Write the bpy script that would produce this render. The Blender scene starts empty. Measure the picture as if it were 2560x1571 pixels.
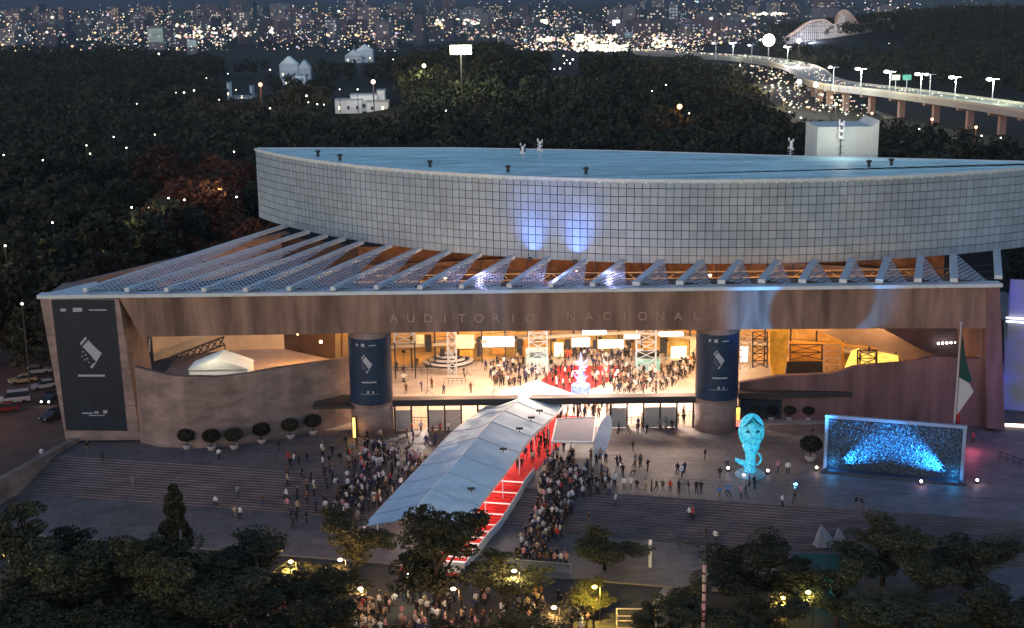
import bpy, bmesh, math, random
import numpy as np
from mathutils import Vector, Matrix, Euler

SC = bpy.context.scene
COL = SC.collection
R = math.radians
random.seed(7); RNG = np.random.default_rng(7)

# ------------------------------------------------------------------ camera, world, sun, exposure
F_PX, CXP, CYP, PITCH, ROLL, CAM_Z = 3380.0, 1280.0, 785.5, R(13.6), R(0.7), 60.0
_r0 = np.array([1, 0, 0.]); _f = np.array([0, math.cos(PITCH), -math.sin(PITCH)])
_u0 = np.array([0, math.sin(PITCH), math.cos(PITCH)])
_r = _r0*math.cos(ROLL) - _u0*math.sin(ROLL); _u = _u0*math.cos(ROLL) + _r0*math.sin(ROLL)
_C = np.array([0, 0, CAM_Z])
cam_d = bpy.data.cameras.new('camera'); cam = bpy.data.objects.new('camera', cam_d); COL.objects.link(cam)
cam.matrix_world = Matrix(((_r[0], _u[0], -_f[0], 0), (_r[1], _u[1], -_f[1], 0), (_r[2], _u[2], -_f[2], CAM_Z), (0, 0, 0, 1)))
cam_d.sensor_width = 36; cam_d.lens = F_PX/2560*36; cam_d.clip_end = 30000; cam_d.clip_start = 1
SC.camera = cam

world = bpy.data.worlds.new("World"); SC.world = world; world.use_nodes = True
nt = world.node_tree; bg = nt.nodes['Background']
sky = nt.nodes.new('ShaderNodeTexSky'); sky.sky_type = 'NISHITA'; sky.sun_disc = False
sky.sun_elevation = R(11); sky.sun_rotation = R(220); sky.altitude = 2200; sky.dust_density = 1.0; sky.ozone_density = 1.3
nt.links.new(sky.outputs[0], bg.inputs[0]); bg.inputs[1].default_value = 0.15
sun_d = bpy.data.lights.new('sun', 'SUN'); sun_d.energy = 0.32; sun_d.angle = R(30); sun_d.color = (1.0, .42, .30)
sun = bpy.data.objects.new('sun', sun_d); COL.objects.link(sun); sun.rotation_euler = (R(79), 0, R(-40)); sun.location = (0, 0, 200)
SC.view_settings.view_transform = 'Standard'; SC.view_settings.look = 'None'
SC.view_settings.exposure = 0.35; SC.view_settings.gamma = 1
try:
    SC.cycles.use_denoising = True; SC.cycles.max_bounces = 5; SC.cycles.diffuse_bounces = 2
    SC.cycles.transparent_max_bounces = 12; SC.cycles.sample_clamp_indirect = 3; SC.cycles.use_light_tree = True
except Exception: pass

def W(px, py, h):            # a pixel of the photograph to the point at height h
    d = _f + _r*(px-CXP)/F_PX - _u*(py-CYP)/F_PX
    p = _C + d*(h-CAM_Z)/d[2]
    return Vector(p)
def WY(px, py, Y):           # ... to the point at depth Y
    d = _f + _r*(px-CXP)/F_PX - _u*(py-CYP)/F_PX
    return Vector(_C + d*Y/d[1])
def XZ(px, py, Y):
    p = WY(px, py, Y); return p.x, p.z

# stairs frame
SO = Vector((-48.7, 168.2)); SE = (Vector((47.1, 146.9)) - SO).normalized(); SN = Vector((SE.y, -SE.x))
LOW = -2.4; NSTEP = 16; RUN = 8.2; KERB = 19.9
def sdist(x, y): return (Vector((x, y)) - SO).dot(SN)
def sp(t, s): v = SO + SE*t + SN*s; return (v.x, v.y)
def gh(x, y):
    s = sdist(x, y)
    if x < -56-(180-y)*.37 or x > 96: return -2.5
    if s <= 0: return 0.0
    if s < RUN: return -0.15*math.ceil(s/RUN*NSTEP)
    return LOW if s < KERB else LOW-.13
def G(px, py):               # pixel to ground point
    h = 0.0
    for k in range(12):
        p = W(px, py, h); h2 = gh(p.x, p.y); h = (h+h2)/2 if k > 2 else h2
    p.z = gh(p.x, p.y); return p

# ------------------------------------------------------------------ materials
MATS = {}
def mat(name, col, rough=.8, var=0, scale=1.0, stretch=(1, 1, 1), metal=0, bump=0, col2=None, spec=.3, island=0):
    if name in MATS: return MATS[name]
    m = bpy.data.materials.new(name); m.use_nodes = True; n = m.node_tree; b = n.nodes['Principled BSDF']
    b.inputs['Roughness'].default_value = rough; b.inputs['Metallic'].default_value = metal
    b.inputs['Specular IOR Level'].default_value = spec
    c4 = (*col, 1)
    if var or col2:
        tc = n.nodes.new('ShaderNodeTexCoord'); mp = n.nodes.new('ShaderNodeMapping'); mp.inputs['Scale'].default_value = stretch
        nz = n.nodes.new('ShaderNodeTexNoise'); nz.inputs['Scale'].default_value = scale; nz.inputs['Detail'].default_value = 6
        nz.inputs['Roughness'].default_value = .65
        rp = n.nodes.new('ShaderNodeValToRGB'); rp.color_ramp.elements[0].position = .3; rp.color_ramp.elements[1].position = .7
        lo = tuple(c*(1-var) for c in col) if not col2 else col; hi = tuple(min(1, c*(1+var)) for c in col) if not col2 else col2
        rp.color_ramp.elements[0].color = (*lo, 1); rp.color_ramp.elements[1].color = (*hi, 1)
        n.links.new(tc.outputs['Object'], mp.inputs[0]); n.links.new(mp.outputs[0], nz.inputs['Vector'])
        n.links.new(nz.outputs['Fac'], rp.inputs[0]); out = rp.outputs[0]
        if bump:
            bp = n.nodes.new('ShaderNodeBump'); bp.inputs['Strength'].default_value = bump; bp.inputs['Distance'].default_value = .1
            n.links.new(nz.outputs['Fac'], bp.inputs['Height']); n.links.new(bp.outputs[0], b.inputs['Normal'])
    else:
        rg = n.nodes.new('ShaderNodeRGB'); rg.outputs[0].default_value = c4; out = rg.outputs[0]
    if island:
        g = n.nodes.new('ShaderNodeNewGeometry'); mr = n.nodes.new('ShaderNodeMapRange')
        mr.inputs[3].default_value = 1-island; mr.inputs[4].default_value = 1+island
        n.links.new(g.outputs['Random Per Island'], mr.inputs[0])
        mx = n.nodes.new('ShaderNodeVectorMath'); mx.operation = 'SCALE'
        n.links.new(out, mx.inputs[0]); n.links.new(mr.outputs[0], mx.inputs['Scale']); out = mx.outputs[0]
    n.links.new(out, b.inputs['Base Color'])
    MATS[name] = m; return m
def glow(name, col, s, sample=False, var=0, scale=1):
    if name in MATS: return MATS[name]
    m = bpy.data.materials.new(name); m.use_nodes = True; n = m.node_tree; b = n.nodes['Principled BSDF']
    b.inputs['Base Color'].default_value = (.3, .3, .3, 1); b.inputs['Emission Color'].default_value = (*col, 1)
    b.inputs['Emission Strength'].default_value = s
    if var:
        tc = n.nodes.new('ShaderNodeTexCoord'); nz = n.nodes.new('ShaderNodeTexNoise'); nz.inputs['Scale'].default_value = scale
        nz.inputs['Detail'].default_value = 4
        mr = n.nodes.new('ShaderNodeMapRange'); mr.inputs[1].default_value = .35; mr.inputs[2].default_value = .65
        mr.inputs[3].default_value = s*(1-var); mr.inputs[4].default_value = s*(1+var)
        n.links.new(tc.outputs['Object'], nz.inputs['Vector']); n.links.new(nz.outputs['Fac'], mr.inputs[0]); n.links.new(mr.outputs[0], b.inputs['Emission Strength'])
    m.cycles.emission_sampling = 'AUTO' if sample else 'NONE'
    MATS[name] = m; return m

def object_tint(m_, lo=.55, hi=1.6):       # every tree its own tone
    n = m_.node_tree; b = n.nodes['Principled BSDF']; src = b.inputs['Base Color'].links[0].from_socket
    oi = n.nodes.new('ShaderNodeObjectInfo'); mr = n.nodes.new('ShaderNodeMapRange'); mr.inputs[3].default_value = lo; mr.inputs[4].default_value = hi
    mu = n.nodes.new('ShaderNodeVectorMath'); mu.operation = 'SCALE'; n.links.new(oi.outputs['Random'], mr.inputs[0]); n.links.new(src, mu.inputs[0]); n.links.new(mr.outputs[0], mu.inputs['Scale']); n.links.new(mu.outputs[0], b.inputs['Base Color'])
def paving(m_, sx, sy, rot, dark=.62):
    n = m_.node_tree; b = n.nodes['Principled BSDF']; src = b.inputs['Base Color'].links[0].from_socket
    tc = n.nodes.new('ShaderNodeTexCoord'); mp = n.nodes.new('ShaderNodeMapping'); mp.inputs['Rotation'].default_value = (0, 0, rot)
    br = n.nodes.new('ShaderNodeTexBrick'); br.inputs['Scale'].default_value = 1; br.inputs['Brick Width'].default_value = sx; br.inputs['Row Height'].default_value = sy; br.inputs['Mortar Size'].default_value = .06
    br.inputs['Color1'].default_value = (1, 1, 1, 1); br.inputs['Color2'].default_value = (.80, .82, .84, 1); br.inputs['Mortar'].default_value = (dark, dark, dark, 1)
    mu = n.nodes.new('ShaderNodeMix'); mu.data_type = 'RGBA'; mu.blend_type = 'MULTIPLY'; mu.inputs[0].default_value = 1
    n.links.new(tc.outputs['Object'], mp.inputs[0]); n.links.new(mp.outputs[0], br.inputs[0]); n.links.new(src, mu.inputs[6]); n.links.new(br.outputs[0], mu.inputs[7]); n.links.new(mu.outputs[2], b.inputs['Base Color'])
def streaks(m_, lo=.45, sc=(1.6, 1.6, .05)):
    n = m_.node_tree; b = n.nodes['Principled BSDF']; src = b.inputs['Base Color'].links[0].from_socket
    tc = n.nodes.new('ShaderNodeTexCoord'); mp = n.nodes.new('ShaderNodeMapping'); mp.inputs['Scale'].default_value = sc; nz = n.nodes.new('ShaderNodeTexNoise'); nz.inputs['Scale'].default_value = 1; nz.inputs['Detail'].default_value = 5
    mr = n.nodes.new('ShaderNodeMapRange'); mr.inputs[1].default_value = .38; mr.inputs[2].default_value = .6; mr.inputs[3].default_value = lo; mr.inputs[4].default_value = 1.05
    mu = n.nodes.new('ShaderNodeVectorMath'); mu.operation = 'SCALE'
    n.links.new(tc.outputs['Object'], mp.inputs[0]); n.links.new(mp.outputs[0], nz.inputs[0]); n.links.new(nz.outputs['Fac'], mr.inputs[0]); n.links.new(src, mu.inputs[0]); n.links.new(mr.outputs[0], mu.inputs['Scale']); n.links.new(mu.outputs[0], b.inputs['Base Color'])
M_conc = mat('stained_concrete', (.225, .146, .114), .9, .48, .35, (1, 1, .18), bump=.3)
M_concg = mat('chiselled_concrete', (.25, .185, .165), .9, .38, .3, (1, 1, 2.2), bump=.4)
M_concp = mat('purple_lit_concrete', (.165, .098, .095), .9, .30, .3, (1, 1, .3), bump=.3)  # plum tint puts the purple light of the right side into the concrete
M_plaza = mat('plaza_stone', (.172, .148, .144), .62, .28, .5, bump=.1)
M_step = mat('step_stone', (.165, .132, .135), .75, .35, .6, (.4, 1.5, 1))
M_stepn = mat('step_nosing', (.06, .05, .055), .8, .3, .6)
M_floor = mat('lobby_stone', (.50, .42, .36), .55, .16, .4)
M_asph = mat('asphalt', (.050, .046, .048), .8, .25, .4)
M_kerb = mat('kerb_stone', (.22, .19, .17), .85, .2, 1)
M_soil = mat('forest_floor', (.006, .007, .005), 1, .5, .05)
M_panel = mat('cladding_panel', (.25, .325, .39), .45, .16, .06, island=.10, spec=.4)
M_seam = mat('cladding_seam', (.045, .06, .075), .8)
M_roof = mat('roof_membrane', (.46, .80, .85), .6, .50, .45, (.25, 1.3, 1))
M_alu = mat('grey_steel', (.50, .56, .60), .45, .12, .8, metal=0)
M_dark = mat('dark_steel', (.035, .033, .036), .6, .2, 2)
M_black = mat('black_paint', (.015, .015, .017), .5)
M_ban = mat('navy_banner', (.008, .015, .028), .55, .3, .8, (1, 1, .3))
M_banw = mat('banner_print', (.34, .36, .42), .6, .15, 3)
M_white = mat('white_paint', (.72, .72, .74), .5, .06, 2)
M_fab = mat('white_tent_fabric', (.60, .76, .86), .55, .10, .5, bump=.3)
M_red = mat('red_carpet', (.42, .035, .035), .9, .2, 1)
M_warm = mat('ochre_wall', (.62, .40, .17), .8, .2, .6)
M_cream = mat('cream_wall', (.52, .42, .30), .8, .2, .3)
M_glass = mat('dark_glass', (.02, .03, .04), .1, spec=.6)
paving(M_plaza, 2.4, 1.6, R(-12.5)); paving(M_floor, 3.0, 3.0, 0, .75); streaks(M_conc, .72, (.6, .6, .07)); streaks(M_concg, .80, (.35, .35, .08)); streaks(M_concp, .75, (.6, .6, .06))
M_leaf = mat('foliage', (.046, .046, .020), .75, island=.55)
M_leafd = mat('dark_foliage', (.026, .028, .016), .85, island=.6)
M_leafr = mat('russet_foliage', (.085, .028, .014), .85, island=.5)  # reddish tone stands in for dim red light on the left trees
for m_ in (M_leaf, M_leafd, M_leafr): object_tint(m_)
M_bark = mat('bark', (.05, .038, .03), .95, .3, 4)
M_pot = mat('pale_pot', (.42, .38, .37), .8, .15, 3)

# ------------------------------------------------------------------ mesh helpers
class MB:
    def __init__(s): s.v = []; s.f = []; s.m = []
    def face(s, pts, mi=0):
        k = len(s.v); s.v += [tuple(p) for p in pts]; s.f.append(tuple(range(k, k+len(pts)))); s.m.append(mi)
    def hexa(s, b, t, mi=0):          # bottom quad (ccw from above), top quad
        k = len(s.v); s.v += [tuple(p) for p in b]+[tuple(p) for p in t]
        n = len(b)
        s.f.append(tuple(k+i for i in reversed(range(n)))); s.f.append(tuple(k+n+i for i in range(n)))
        for i in range(n): s.f.append((k+i, k+(i+1) % n, k+n+(i+1) % n, k+n+i))
        s.m += [mi]*(n+2)
    def box(s, x0, x1, y0, y1, z0, z1, mi=0):
        q = [(x0, y0), (x1, y0), (x1, y1), (x0, y1)]
        s.hexa([(a, b, z0) for a, b in q], [(a, b, z1) for a, b in q], mi)
    def obox(s, c, ax, hx, hy, z0, z1, mi=0):   # box with its long side along ax (2d)
        ax = Vector(ax).normalized(); ay = Vector((-ax.y, ax.x)); c = Vector(c[:2])
        q = [c-ax*hx-ay*hy, c+ax*hx-ay*hy, c+ax*hx+ay*hy, c-ax*hx+ay*hy]
        s.hexa([(p.x, p.y, z0) for p in q], [(p.x, p.y, z1) for p in q], mi)
    def prism_xz(s, pts, y0, y1, mi=0):          # outline in x,z (any order) extruded in y
        a = sum(pts[i][0]*pts[(i+1) % len(pts)][1]-pts[(i+1) % len(pts)][0]*pts[i][1] for i in range(len(pts)))
        if a < 0: pts = pts[::-1]
        s.hexa([(x, y1, z) for x, z in pts], [(x, y0, z) for x, z in pts], mi)
    def prism_xy(s, pts, z0, z1, mi=0):
        a = sum(pts[i][0]*pts[(i+1) % len(pts)][1]-pts[(i+1) % len(pts)][0]*pts[i][1] for i in range(len(pts)))
        if a < 0: pts = pts[::-1]
        s.hexa([(x, y, z0) for x, y in pts], [(x, y, z1) for x, y in pts], mi)
    def bar(s, a, b, r, n=4, r2=None, mi=0):
        a = Vector(a); b = Vector(b); d = (b-a); r2 = r if r2 is None else r2
        if d.length < 1e-6: return
        d.normalize(); u = d.cross(Vector((0, 0, 1)));
        if u.length < 1e-3: u = Vector((1, 0, 0))
        u.normalize(); w = d.cross(u); k = len(s.v)
        for p, rr in ((a, r), (b, r2)):
            for i in range(n):
                an = 2*math.pi*(i+.5)/n; s.v.append(tuple(p+u*math.cos(an)*rr+w*math.sin(an)*rr))
        for i in range(n):
            s.f.append((k+i, k+n+i, k+n+(i+1) % n, k+(i+1) % n)); s.m.append(mi)
        s.f.append(tuple(k+i for i in range(n))); s.f.append(tuple(k+n+i for i in reversed(range(n)))); s.m += [mi, mi]
    def lathe(s, c, prof, n=16, mi=0, sx=1, sy=1):
        k = len(s.v); c = Vector(c)
        for r, z in prof:
            for i in range(n):
                an = 2*math.pi*i/n; s.v.append((c.x+r*sx*math.cos(an), c.y+r*sy*math.sin(an), c.z+z))
        for j in range(len(prof)-1):
            for i in range(n):
                s.f.append((k+j*n+i, k+j*n+(i+1) % n, k+(j+1)*n+(i+1) % n, k+(j+1)*n+i)); s.m.append(mi)
        s.f.append(tuple(k+i for i in reversed(range(n)))); e = k+(len(prof)-1)*n
        s.f.append(tuple(e+i for i in range(n))); s.m += [mi, mi]
    def ball(s, c, r, sc=(1, 1, 1), seg=10, rings=7, mi=0):
        prof = [(max(.001, r*math.sin(math.pi*j/rings)), -r*math.cos(math.pi*j/rings)*sc[2]) for j in range(rings+1)]
        s.lathe(c, prof, seg, mi, sc[0], sc[1])
    def mesh(s, name, mats, smooth=False):
        me = bpy.data.meshes.new(name); me.from_pydata(s.v, [], s.f)
        for m in (mats if isinstance(mats, (list, tuple)) else [mats]): me.materials.append(m)
        if any(s.m): me.polygons.foreach_set('material_index', s.m)
        if smooth: me.polygons.foreach_set('use_smooth', [True]*len(s.f))
        me.update(); return me
    def build(s, name, mats, parent=None, smooth=False):
        o = bpy.data.objects.new(name, s.mesh(name, mats, smooth)); COL.objects.link(o)
        if parent:
            o.parent = parent; o.matrix_parent_inverse = Matrix.Translation(-parent.location) if parent.location.length else Matrix.Identity(4)
        return o
def tag(o, label=None, cat=None, group=None, kind=None):
    if label: o['label'] = label
    if cat: o['category'] = cat
    if group: o['group'] = group
    if kind: o['kind'] = kind
    return o
def thing(name, loc, label, cat, group=None, rz=0):
    o = bpy.data.objects.new(name, None); COL.objects.link(o); o.location = loc; o.rotation_euler = (0, 0, rz)
    o.empty_display_size = .5
    return tag(o, label, cat, group)
def local(o, parent):        # a part whose mesh is written in its thing's own coordinates
    o.parent = parent; o.matrix_parent_inverse = Matrix.Identity(4); return o
def copy_tree(o, parent=None):
    c = o.copy(); COL.objects.link(c)
    if parent: c.parent = parent
    for ch in o.children: copy_tree(ch, c)
    return c
def lamp(parent, loc, kind, power, col, size=.5, target=None, spot=60, blend=.5, name='light'):
    d = bpy.data.lights.new(name, kind); d.energy = power; d.color = col
    if kind == 'AREA': d.size = size
    elif kind in ('POINT', 'SPOT'): d.shadow_soft_size = size
    if kind == 'SPOT': d.spot_size = R(spot); d.spot_blend = blend
    o = bpy.data.objects.new(name, d); COL.objects.link(o)
    if parent: o.parent = parent; o.matrix_parent_inverse = parent.matrix_basis.inverted() if parent.matrix_basis else Matrix.Identity(4)
    o.location = loc
    if target is not None: o.rotation_euler = (Vector(target)-Vector(loc)).to_track_quat('-Z', 'Y').to_euler()
    return o
def interp(pts, x):
    for a, b in zip(pts, pts[1:]):
        if a[0] <= x <= b[0]: t = (x-a[0])/(b[0]-a[0]); return tuple(p+(q-p)*t for p, q in zip(a, b))
    return pts[0] if x < pts[0][0] else pts[-1]

# ------------------------------------------------------------------ setting: ground, plaza, steps, roads
m = MB(); m.box(-9000, 9000, 40, 16000, -3.4, -2.62); tag(m.build('ground', M_soil), kind='structure')
m = MB()
plz = [(-56.3, 184), *[sp(t, 0) for t in (-12.9, 20, 60, 100, 146)], (98, 262), (-56.3, 262)]
m.prism_xy(plz, -2.61, 0); tag(m.build('plaza', M_plaza), kind='structure')
m = MB()
tr = RUN/NSTEP
for k in range(1, NSTEP):
    s0 = (k-1)*tr; a, b, c, d = sp(-15.5, s0+.001), sp(146, s0+.001), sp(146, s0+tr), sp(-15.5-k*.1, s0+tr)
    m.hexa([(*d, -2.61), (*c, -2.61), (*b, -2.61), (*a, -2.61)], [(*d, -.15*k), (*c, -.15*k), (*b, -.15*k), (*a, -.15*k)])
    a, b, c, d = sp(-15.5, s0+tr-.09), sp(146, s0+tr-.09), sp(146, s0+tr-.002), sp(-15.5, s0+tr-.002)
    m.hexa([(*d, -.15*k), (*c, -.15*k), (*b, -.15*k), (*a, -.15*k)], [(*d, -.15*k+.012), (*c, -.15*k+.012), (*b, -.15*k+.012), (*a, -.15*k+.012)], 1)
tag(m.build('stairs', [M_step, M_stepn]), kind='structure')
m = MB()
m.prism_xy([sp(-17, RUN-tr+.001), sp(146, RUN-tr+.001), sp(146, KERB-.3), sp(-22, KERB-.3)], -2.61, LOW); tag(m.build('lower_plaza', M_plaza), kind='structure')
m = MB(); m.prism_xy([sp(-22, KERB-.299), sp(146, KERB-.299), sp(146, KERB), sp(-22, KERB)], -2.61, LOW+.02); tag(m.build('kerb', M_kerb), kind='structure')
m = MB(); m.prism_xy([sp(-60, KERB+.001), sp(170, KERB+.001), sp(170, KERB+40), sp(-60, KERB+40)], -2.61, LOW-.13)
tag(m.build('avenue', M_asph), kind='structure')
m = MB(); a = W(1672, 1470, LOW-.13); b = W(1590, 1590, LOW-.13)
d = (b-a).normalized(); w = Vector((-d.y, d.x, 0))*.55
for o_ in (0,):
    q = [a-w, a+w, b+w, b-w]; m.prism_xy([(p.x, p.y) for p in q], LOW-.128, LOW-.124)
tag(m.build('road_marking', mat('worn_road_paint', (.30, .25, .22), .8, .3, 2)), kind='structure')
# narrow paler band across the lower plaza, seen as a landing
m = MB()
for s_ in (-6.5, -13.5):
    m.prism_xy([sp(-14, s_), sp(140, s_), sp(140, s_+.12), sp(-14, s_+.12)], .001, .006)
tag(m.build('paving_joint', M_stepn), kind='structure')
m = MB(); rd = [(-58, 205), (-68, 160), (-78, 120), (-140, 120), (-140, 330), (-75, 330), (-58, 262)]
m.prism_xy(rd, -2.61, -2.5); tag(m.build('side_road', mat('brown_asphalt', (.085, .055, .045), .8, .25, .3)), kind='structure')
m = MB()
for a, b in (((-57.2, 186), (-64.8, 160)), ((-64.8, 160), (-69.5, 146))):
    d = (Vector(b)-Vector(a)).normalized(); c = (Vector(a)+Vector(b))/2; L = (Vector(b)-Vector(a)).length/2
    m.obox(c, d, L, .35, -2.6, .55); m.obox(c, d, L, .5, .55, .7)
tag(m.build('retaining_wall', M_concg), 'low concrete retaining wall running diagonally between the side road and the plaza', 'wall')

# ------------------------------------------------------------------ the auditorium
AUD = thing('auditorium', (0, 178, 0), 'huge concrete auditorium with a curved gridded drum, pale blue roof and long beam facade', 'building')
CC = Vector((35.9, 286.8)); DR = 93.5; HB, HT = 20.3, 32.6
def dpt(th, r=DR): return (CC.x+r*math.sin(th), CC.y-r*math.cos(th))
th0 = -math.asin((35.9+45.2)/DR); th1 = math.asin((88-35.9)/DR)
# roof slab: circular segment, front arc and nearly straight rear edge
arc = [dpt(th0+(th1-th0)*i/90) for i in range(91)]
back = [(88, 206.5), (80, 209.8), (47, 219.8), (18, 230.5), (-10, 237.5), (-45, 240.8)]
m = MB(); m.prism_xy(arc+back[0:5], HT-.5, HT); m.build('roof', M_roof, AUD)
arcin = [dpt(th0+(th1-th0)*i/90, DR-.2) for i in range(91)]
m = MB(); m.prism_xy(arcin+[(87.5, 207.5), (47, 220.3), (18, 231), (-44.6, 240.5)], HB, HT-.51); m.build('drum_wall', M_seam, AUD)
m = MB(); nr = 10; nc = 134; ph = (HT-HB)/nr
for j in range(nr):
    for i in range(nc):
        a0 = th0+(th1-th0)*(i+.04)/nc; a1 = th0+(th1-th0)*(i+.96)/nc; z0 = HB+ph*(j+.04); z1 = HB+ph*(j+.96)-(.3 if j == nr-1 else 0)
        p, q = dpt(a0), dpt(a1); p2, q2 = dpt(a0, DR-.15), dpt(a1, DR-.15)
        m.hexa([(*p, z0), (*q, z0), (*q2, z0), (*p2, z0)], [(*p, z1), (*q, z1), (*q2, z1), (*p2, z1)])
m.build('cladding', M_panel, AUD)
m = MB()                                   # roof edge flashing and membrane seams
for i in range(90):
    q = [dpt(th0+(th1-th0)*(i+k)/90, r_) for k, r_ in ((0, DR+.03), (1, DR+.03), (1, DR+.2), (0, DR+.2))][::-1]
    m.hexa([(*p, HT-.28) for p in q], [(*p, HT+.14) for p in q])
m.build('flashing', M_alu, AUD)
m = MB(); rr = random.Random(3)
for i in range(46):
    th = th0+(th1-th0)*(i+1)/47; p = dpt(th, DR-.6); tx = 30+(p[0]-30)*.55
    by = interp(sorted((b[0], b[1]) for b in back), tx)[1]-.5
    if by > p[1]+1: m.bar((*p, HT+.01), (tx, by, HT+.01), .035)
m.build('seam', mat('roof_seam', (.44, .76, .82), .6), AUD)
m = MB()
for i in range(len(back)-1): m.bar((*back[i], HT+.05), (*back[i+1], HT+.05), .16)
m.build('parapet', M_alu, AUD)
# vents along the roof edge
for px, py in ((795, 392), (850, 402), (1075, 418), (1465, 436), (2172, 418), (1270, 431), (2228, 414)):
    m = MB(); p = W(px, py, HT); m.lathe((p.x, p.y, HT), [(.25, 0), (.25, .7), (.45, .75), (.45, 1.0), (.1, 1.1)], 8)
    m.build('roof_vent', M_dark, AUD)
# fly tower behind the roof
m = MB(); p0 = W(2056, 395, HT); p1 = W(2205, 398, HT)
fx0, fx1, fy = p0.x, p1.x, 222.0
zt = WY(2056, 318, fy).z; zs = HT-3
m.box(fx0, fx1, fy, fy+9, zs, zt); m.prism_xz([(fx1-.05, zs), (fx1+1.0, zs), (fx1+1.0, zt+1.0), (fx1-.05, zt)], fy-.3, fy+9)
m.build('fly_tower', mat('pale_render', (.62, .66, .62), .8, .10, .2), AUD)
for px, top, base in ((2107, 295, 392), (1968, 345, 385), (1346, 328, 376), (1305, 342, 376)):
    q = W(px, base, HT); hh = (base-top)/F_PX*212
    t = thing('antenna_mast', (q.x, min(q.y, 221.0) if px != 2107 else 220.8, HT), {2107: 'tall lattice antenna mast in front of the pale box on the roof', 1968: 'short white antenna on the roof edge left of the pale box', 1346: 'tallest thin antenna at the middle of the rear roof edge', 1305: 'small white antenna beside the thin one at the rear roof edge'}[px], 'antenna')
    m = MB(); m.bar((0, 0, 0), (0, 0, hh), .11, r2=.06)
    for k in range(4): m.bar((-.5, 0, .3+k*hh/6), (.5, 0, .5+k*hh/6), .04)
    local(m.build('pole', M_alu if px != 2107 else M_dark), t)
    m = MB()
    for k in range(3):
        zz = hh*(.45+.18*k); m.box(-.45, -.25, -.1, .1, zz, zz+.9); m.box(.25, .45, -.1, .1, zz-.2, zz+.7); m.ball((0, -.3, zz+.2), .28, (1, .4, 1), 8, 5)
    local(m.build('aerial', M_white), t)
    if px == 2107: lamp(t, (q.x-.5, q.y-2.5, HT+3.5), 'POINT', 420, (.95, 1, .92), .3)
# facade beam
FY = 176.2
bl = [XZ(298, 745, FY), XZ(2497, 717, FY), XZ(2499, 822, FY), XZ(2340, 821, FY), XZ(1280, 828, FY), XZ(940, 833, FY), XZ(352, 843, FY), XZ(330, 800, FY)]
m = MB(); m.prism_xz(bl, FY, FY+7); m.build('facade_beam', M_conc, AUD)
m = MB(); tl = XZ(100, 746, FY); trr = XZ(2499, 717, FY)
m.prism_xz([(tl[0]-.3, tl[1]-.02), (trr[0]+.3, trr[1]-.02), (trr[0]+.3, trr[1]+.45), (tl[0]-.3, tl[1]+.45)], FY-.35, FY+1.6); m.build('roof_edge', M_alu, AUD)
# pylon left with deep side, pylon right
m = MB(); m.prism_xz([XZ(100, 747, FY), XZ(297, 747, FY), XZ(352, 1100, FY), XZ(165, 1102, FY)], FY-.05, FY+10); m.build('pylon', M_concg, AUD)
m = MB(); m.prism_xz([XZ(2465, 720, FY), XZ(2499, 720, FY), XZ(2512, 1075, FY), XZ(2466, 1070, FY)], FY-.1, FY+12); m.build('pylon', M_concp, AUD)
m = MB()
for z in (5.2, 10.4, 15.2):
    m.box(-62.7, -49.5, FY-.07, FY-.051, z, z+.06)
m.build('pylon_joint', M_stepn, AUD)
# two round columns
CR = 2.92; CLX = [(-19.55, 179.3), (28.15, 179.3)]
for cx_, cy_ in CLX:
    m = MB(); m.lathe((cx_, cy_, 0), [(CR, 0), (CR, 4.2), (CR-.03, 4.22), (CR-.03, 4.3), (CR, 4.32), (CR, 15.6)], 40); m.build('column', M_concg, AUD, True)
# lettering carved in the beam
def lettering(txt, px0, px1, py, hpx, parent, name, m_, depth=.06, Y=FY):
    for i, ch in enumerate(txt):
        if ch == ' ': continue
        px = px0+(px1-px0)*i/(len(txt)-1)
        cu = bpy.data.curves.new(name, 'FONT'); cu.body = ch; cu.size = hpx/F_PX*182*1.4; cu.extrude = depth; cu.align_x = 'CENTER'
        o = bpy.data.objects.new(name, cu); COL.objects.link(o); x, z = XZ(px, py, Y)
        dg = bpy.context.evaluated_depsgraph_get(); dg.update()
        me = bpy.data.meshes.new_from_object(o.evaluated_get(dg)); bpy.data.objects.remove(o)
        me.transform(Matrix.Translation((x, Y-depth, z)) @ Matrix.Rotation(R(90), 4, 'X')); me.materials.clear(); me.materials.append(m_)
        q = bpy.data.objects.new(name, me); COL.objects.link(q); q.parent = parent; q.matrix_parent_inverse = Matrix.Translation(-parent.location)
M_let = mat('bronze_letter', (.36, .25, .20), .7)
lettering('AUDITORIO', 985, 1325, 806, 22, AUD, 'letter', M_let); lettering('NACIONAL', 1428, 1740, 801, 22, AUD, 'letter', M_let)

# curved left wall
base = [(352, 1108), (400, 1118), (480, 1122), (560, 1118), (640, 1108), (720, 1094), (800, 1078), (850, 1066), (892, 1050)]
topp = [(352, 918), (400, 930), (450, 942), (560, 943), (620, 936), (700, 921), (800, 907), (850, 899), (892, 890)]
pl = []
for i in range(33):
    px = 352+(892-352)*i/32; b = interp(base, px); p = W(px, b[1], 0); t = interp(topp, px); pl.append((p.x, p.y, WY(px, t[1], p.y).z))
m = MB()
for a, b in zip(pl, pl[1:]):
    m.hexa([(a[0], a[1], 0), (b[0], b[1], 0), (b[0], b[1]+.9, 0), (a[0], a[1]+.9, 0)], [(a[0], a[1], a[2]), (b[0], b[1], b[2]), (b[0], b[1]+.9, b[2]), (a[0], a[1]+.9, a[2])])
m.build('curved_wall', M_concg, AUD)
m = MB(); a = W(785, 1012, 4.3); b = W(885, 1014, 4.3); m.box(a.x, b.x+.5, a.y-1.2, a.y+4, 4.0, 4.45); m.build('ledge', M_dark, AUD)
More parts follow.
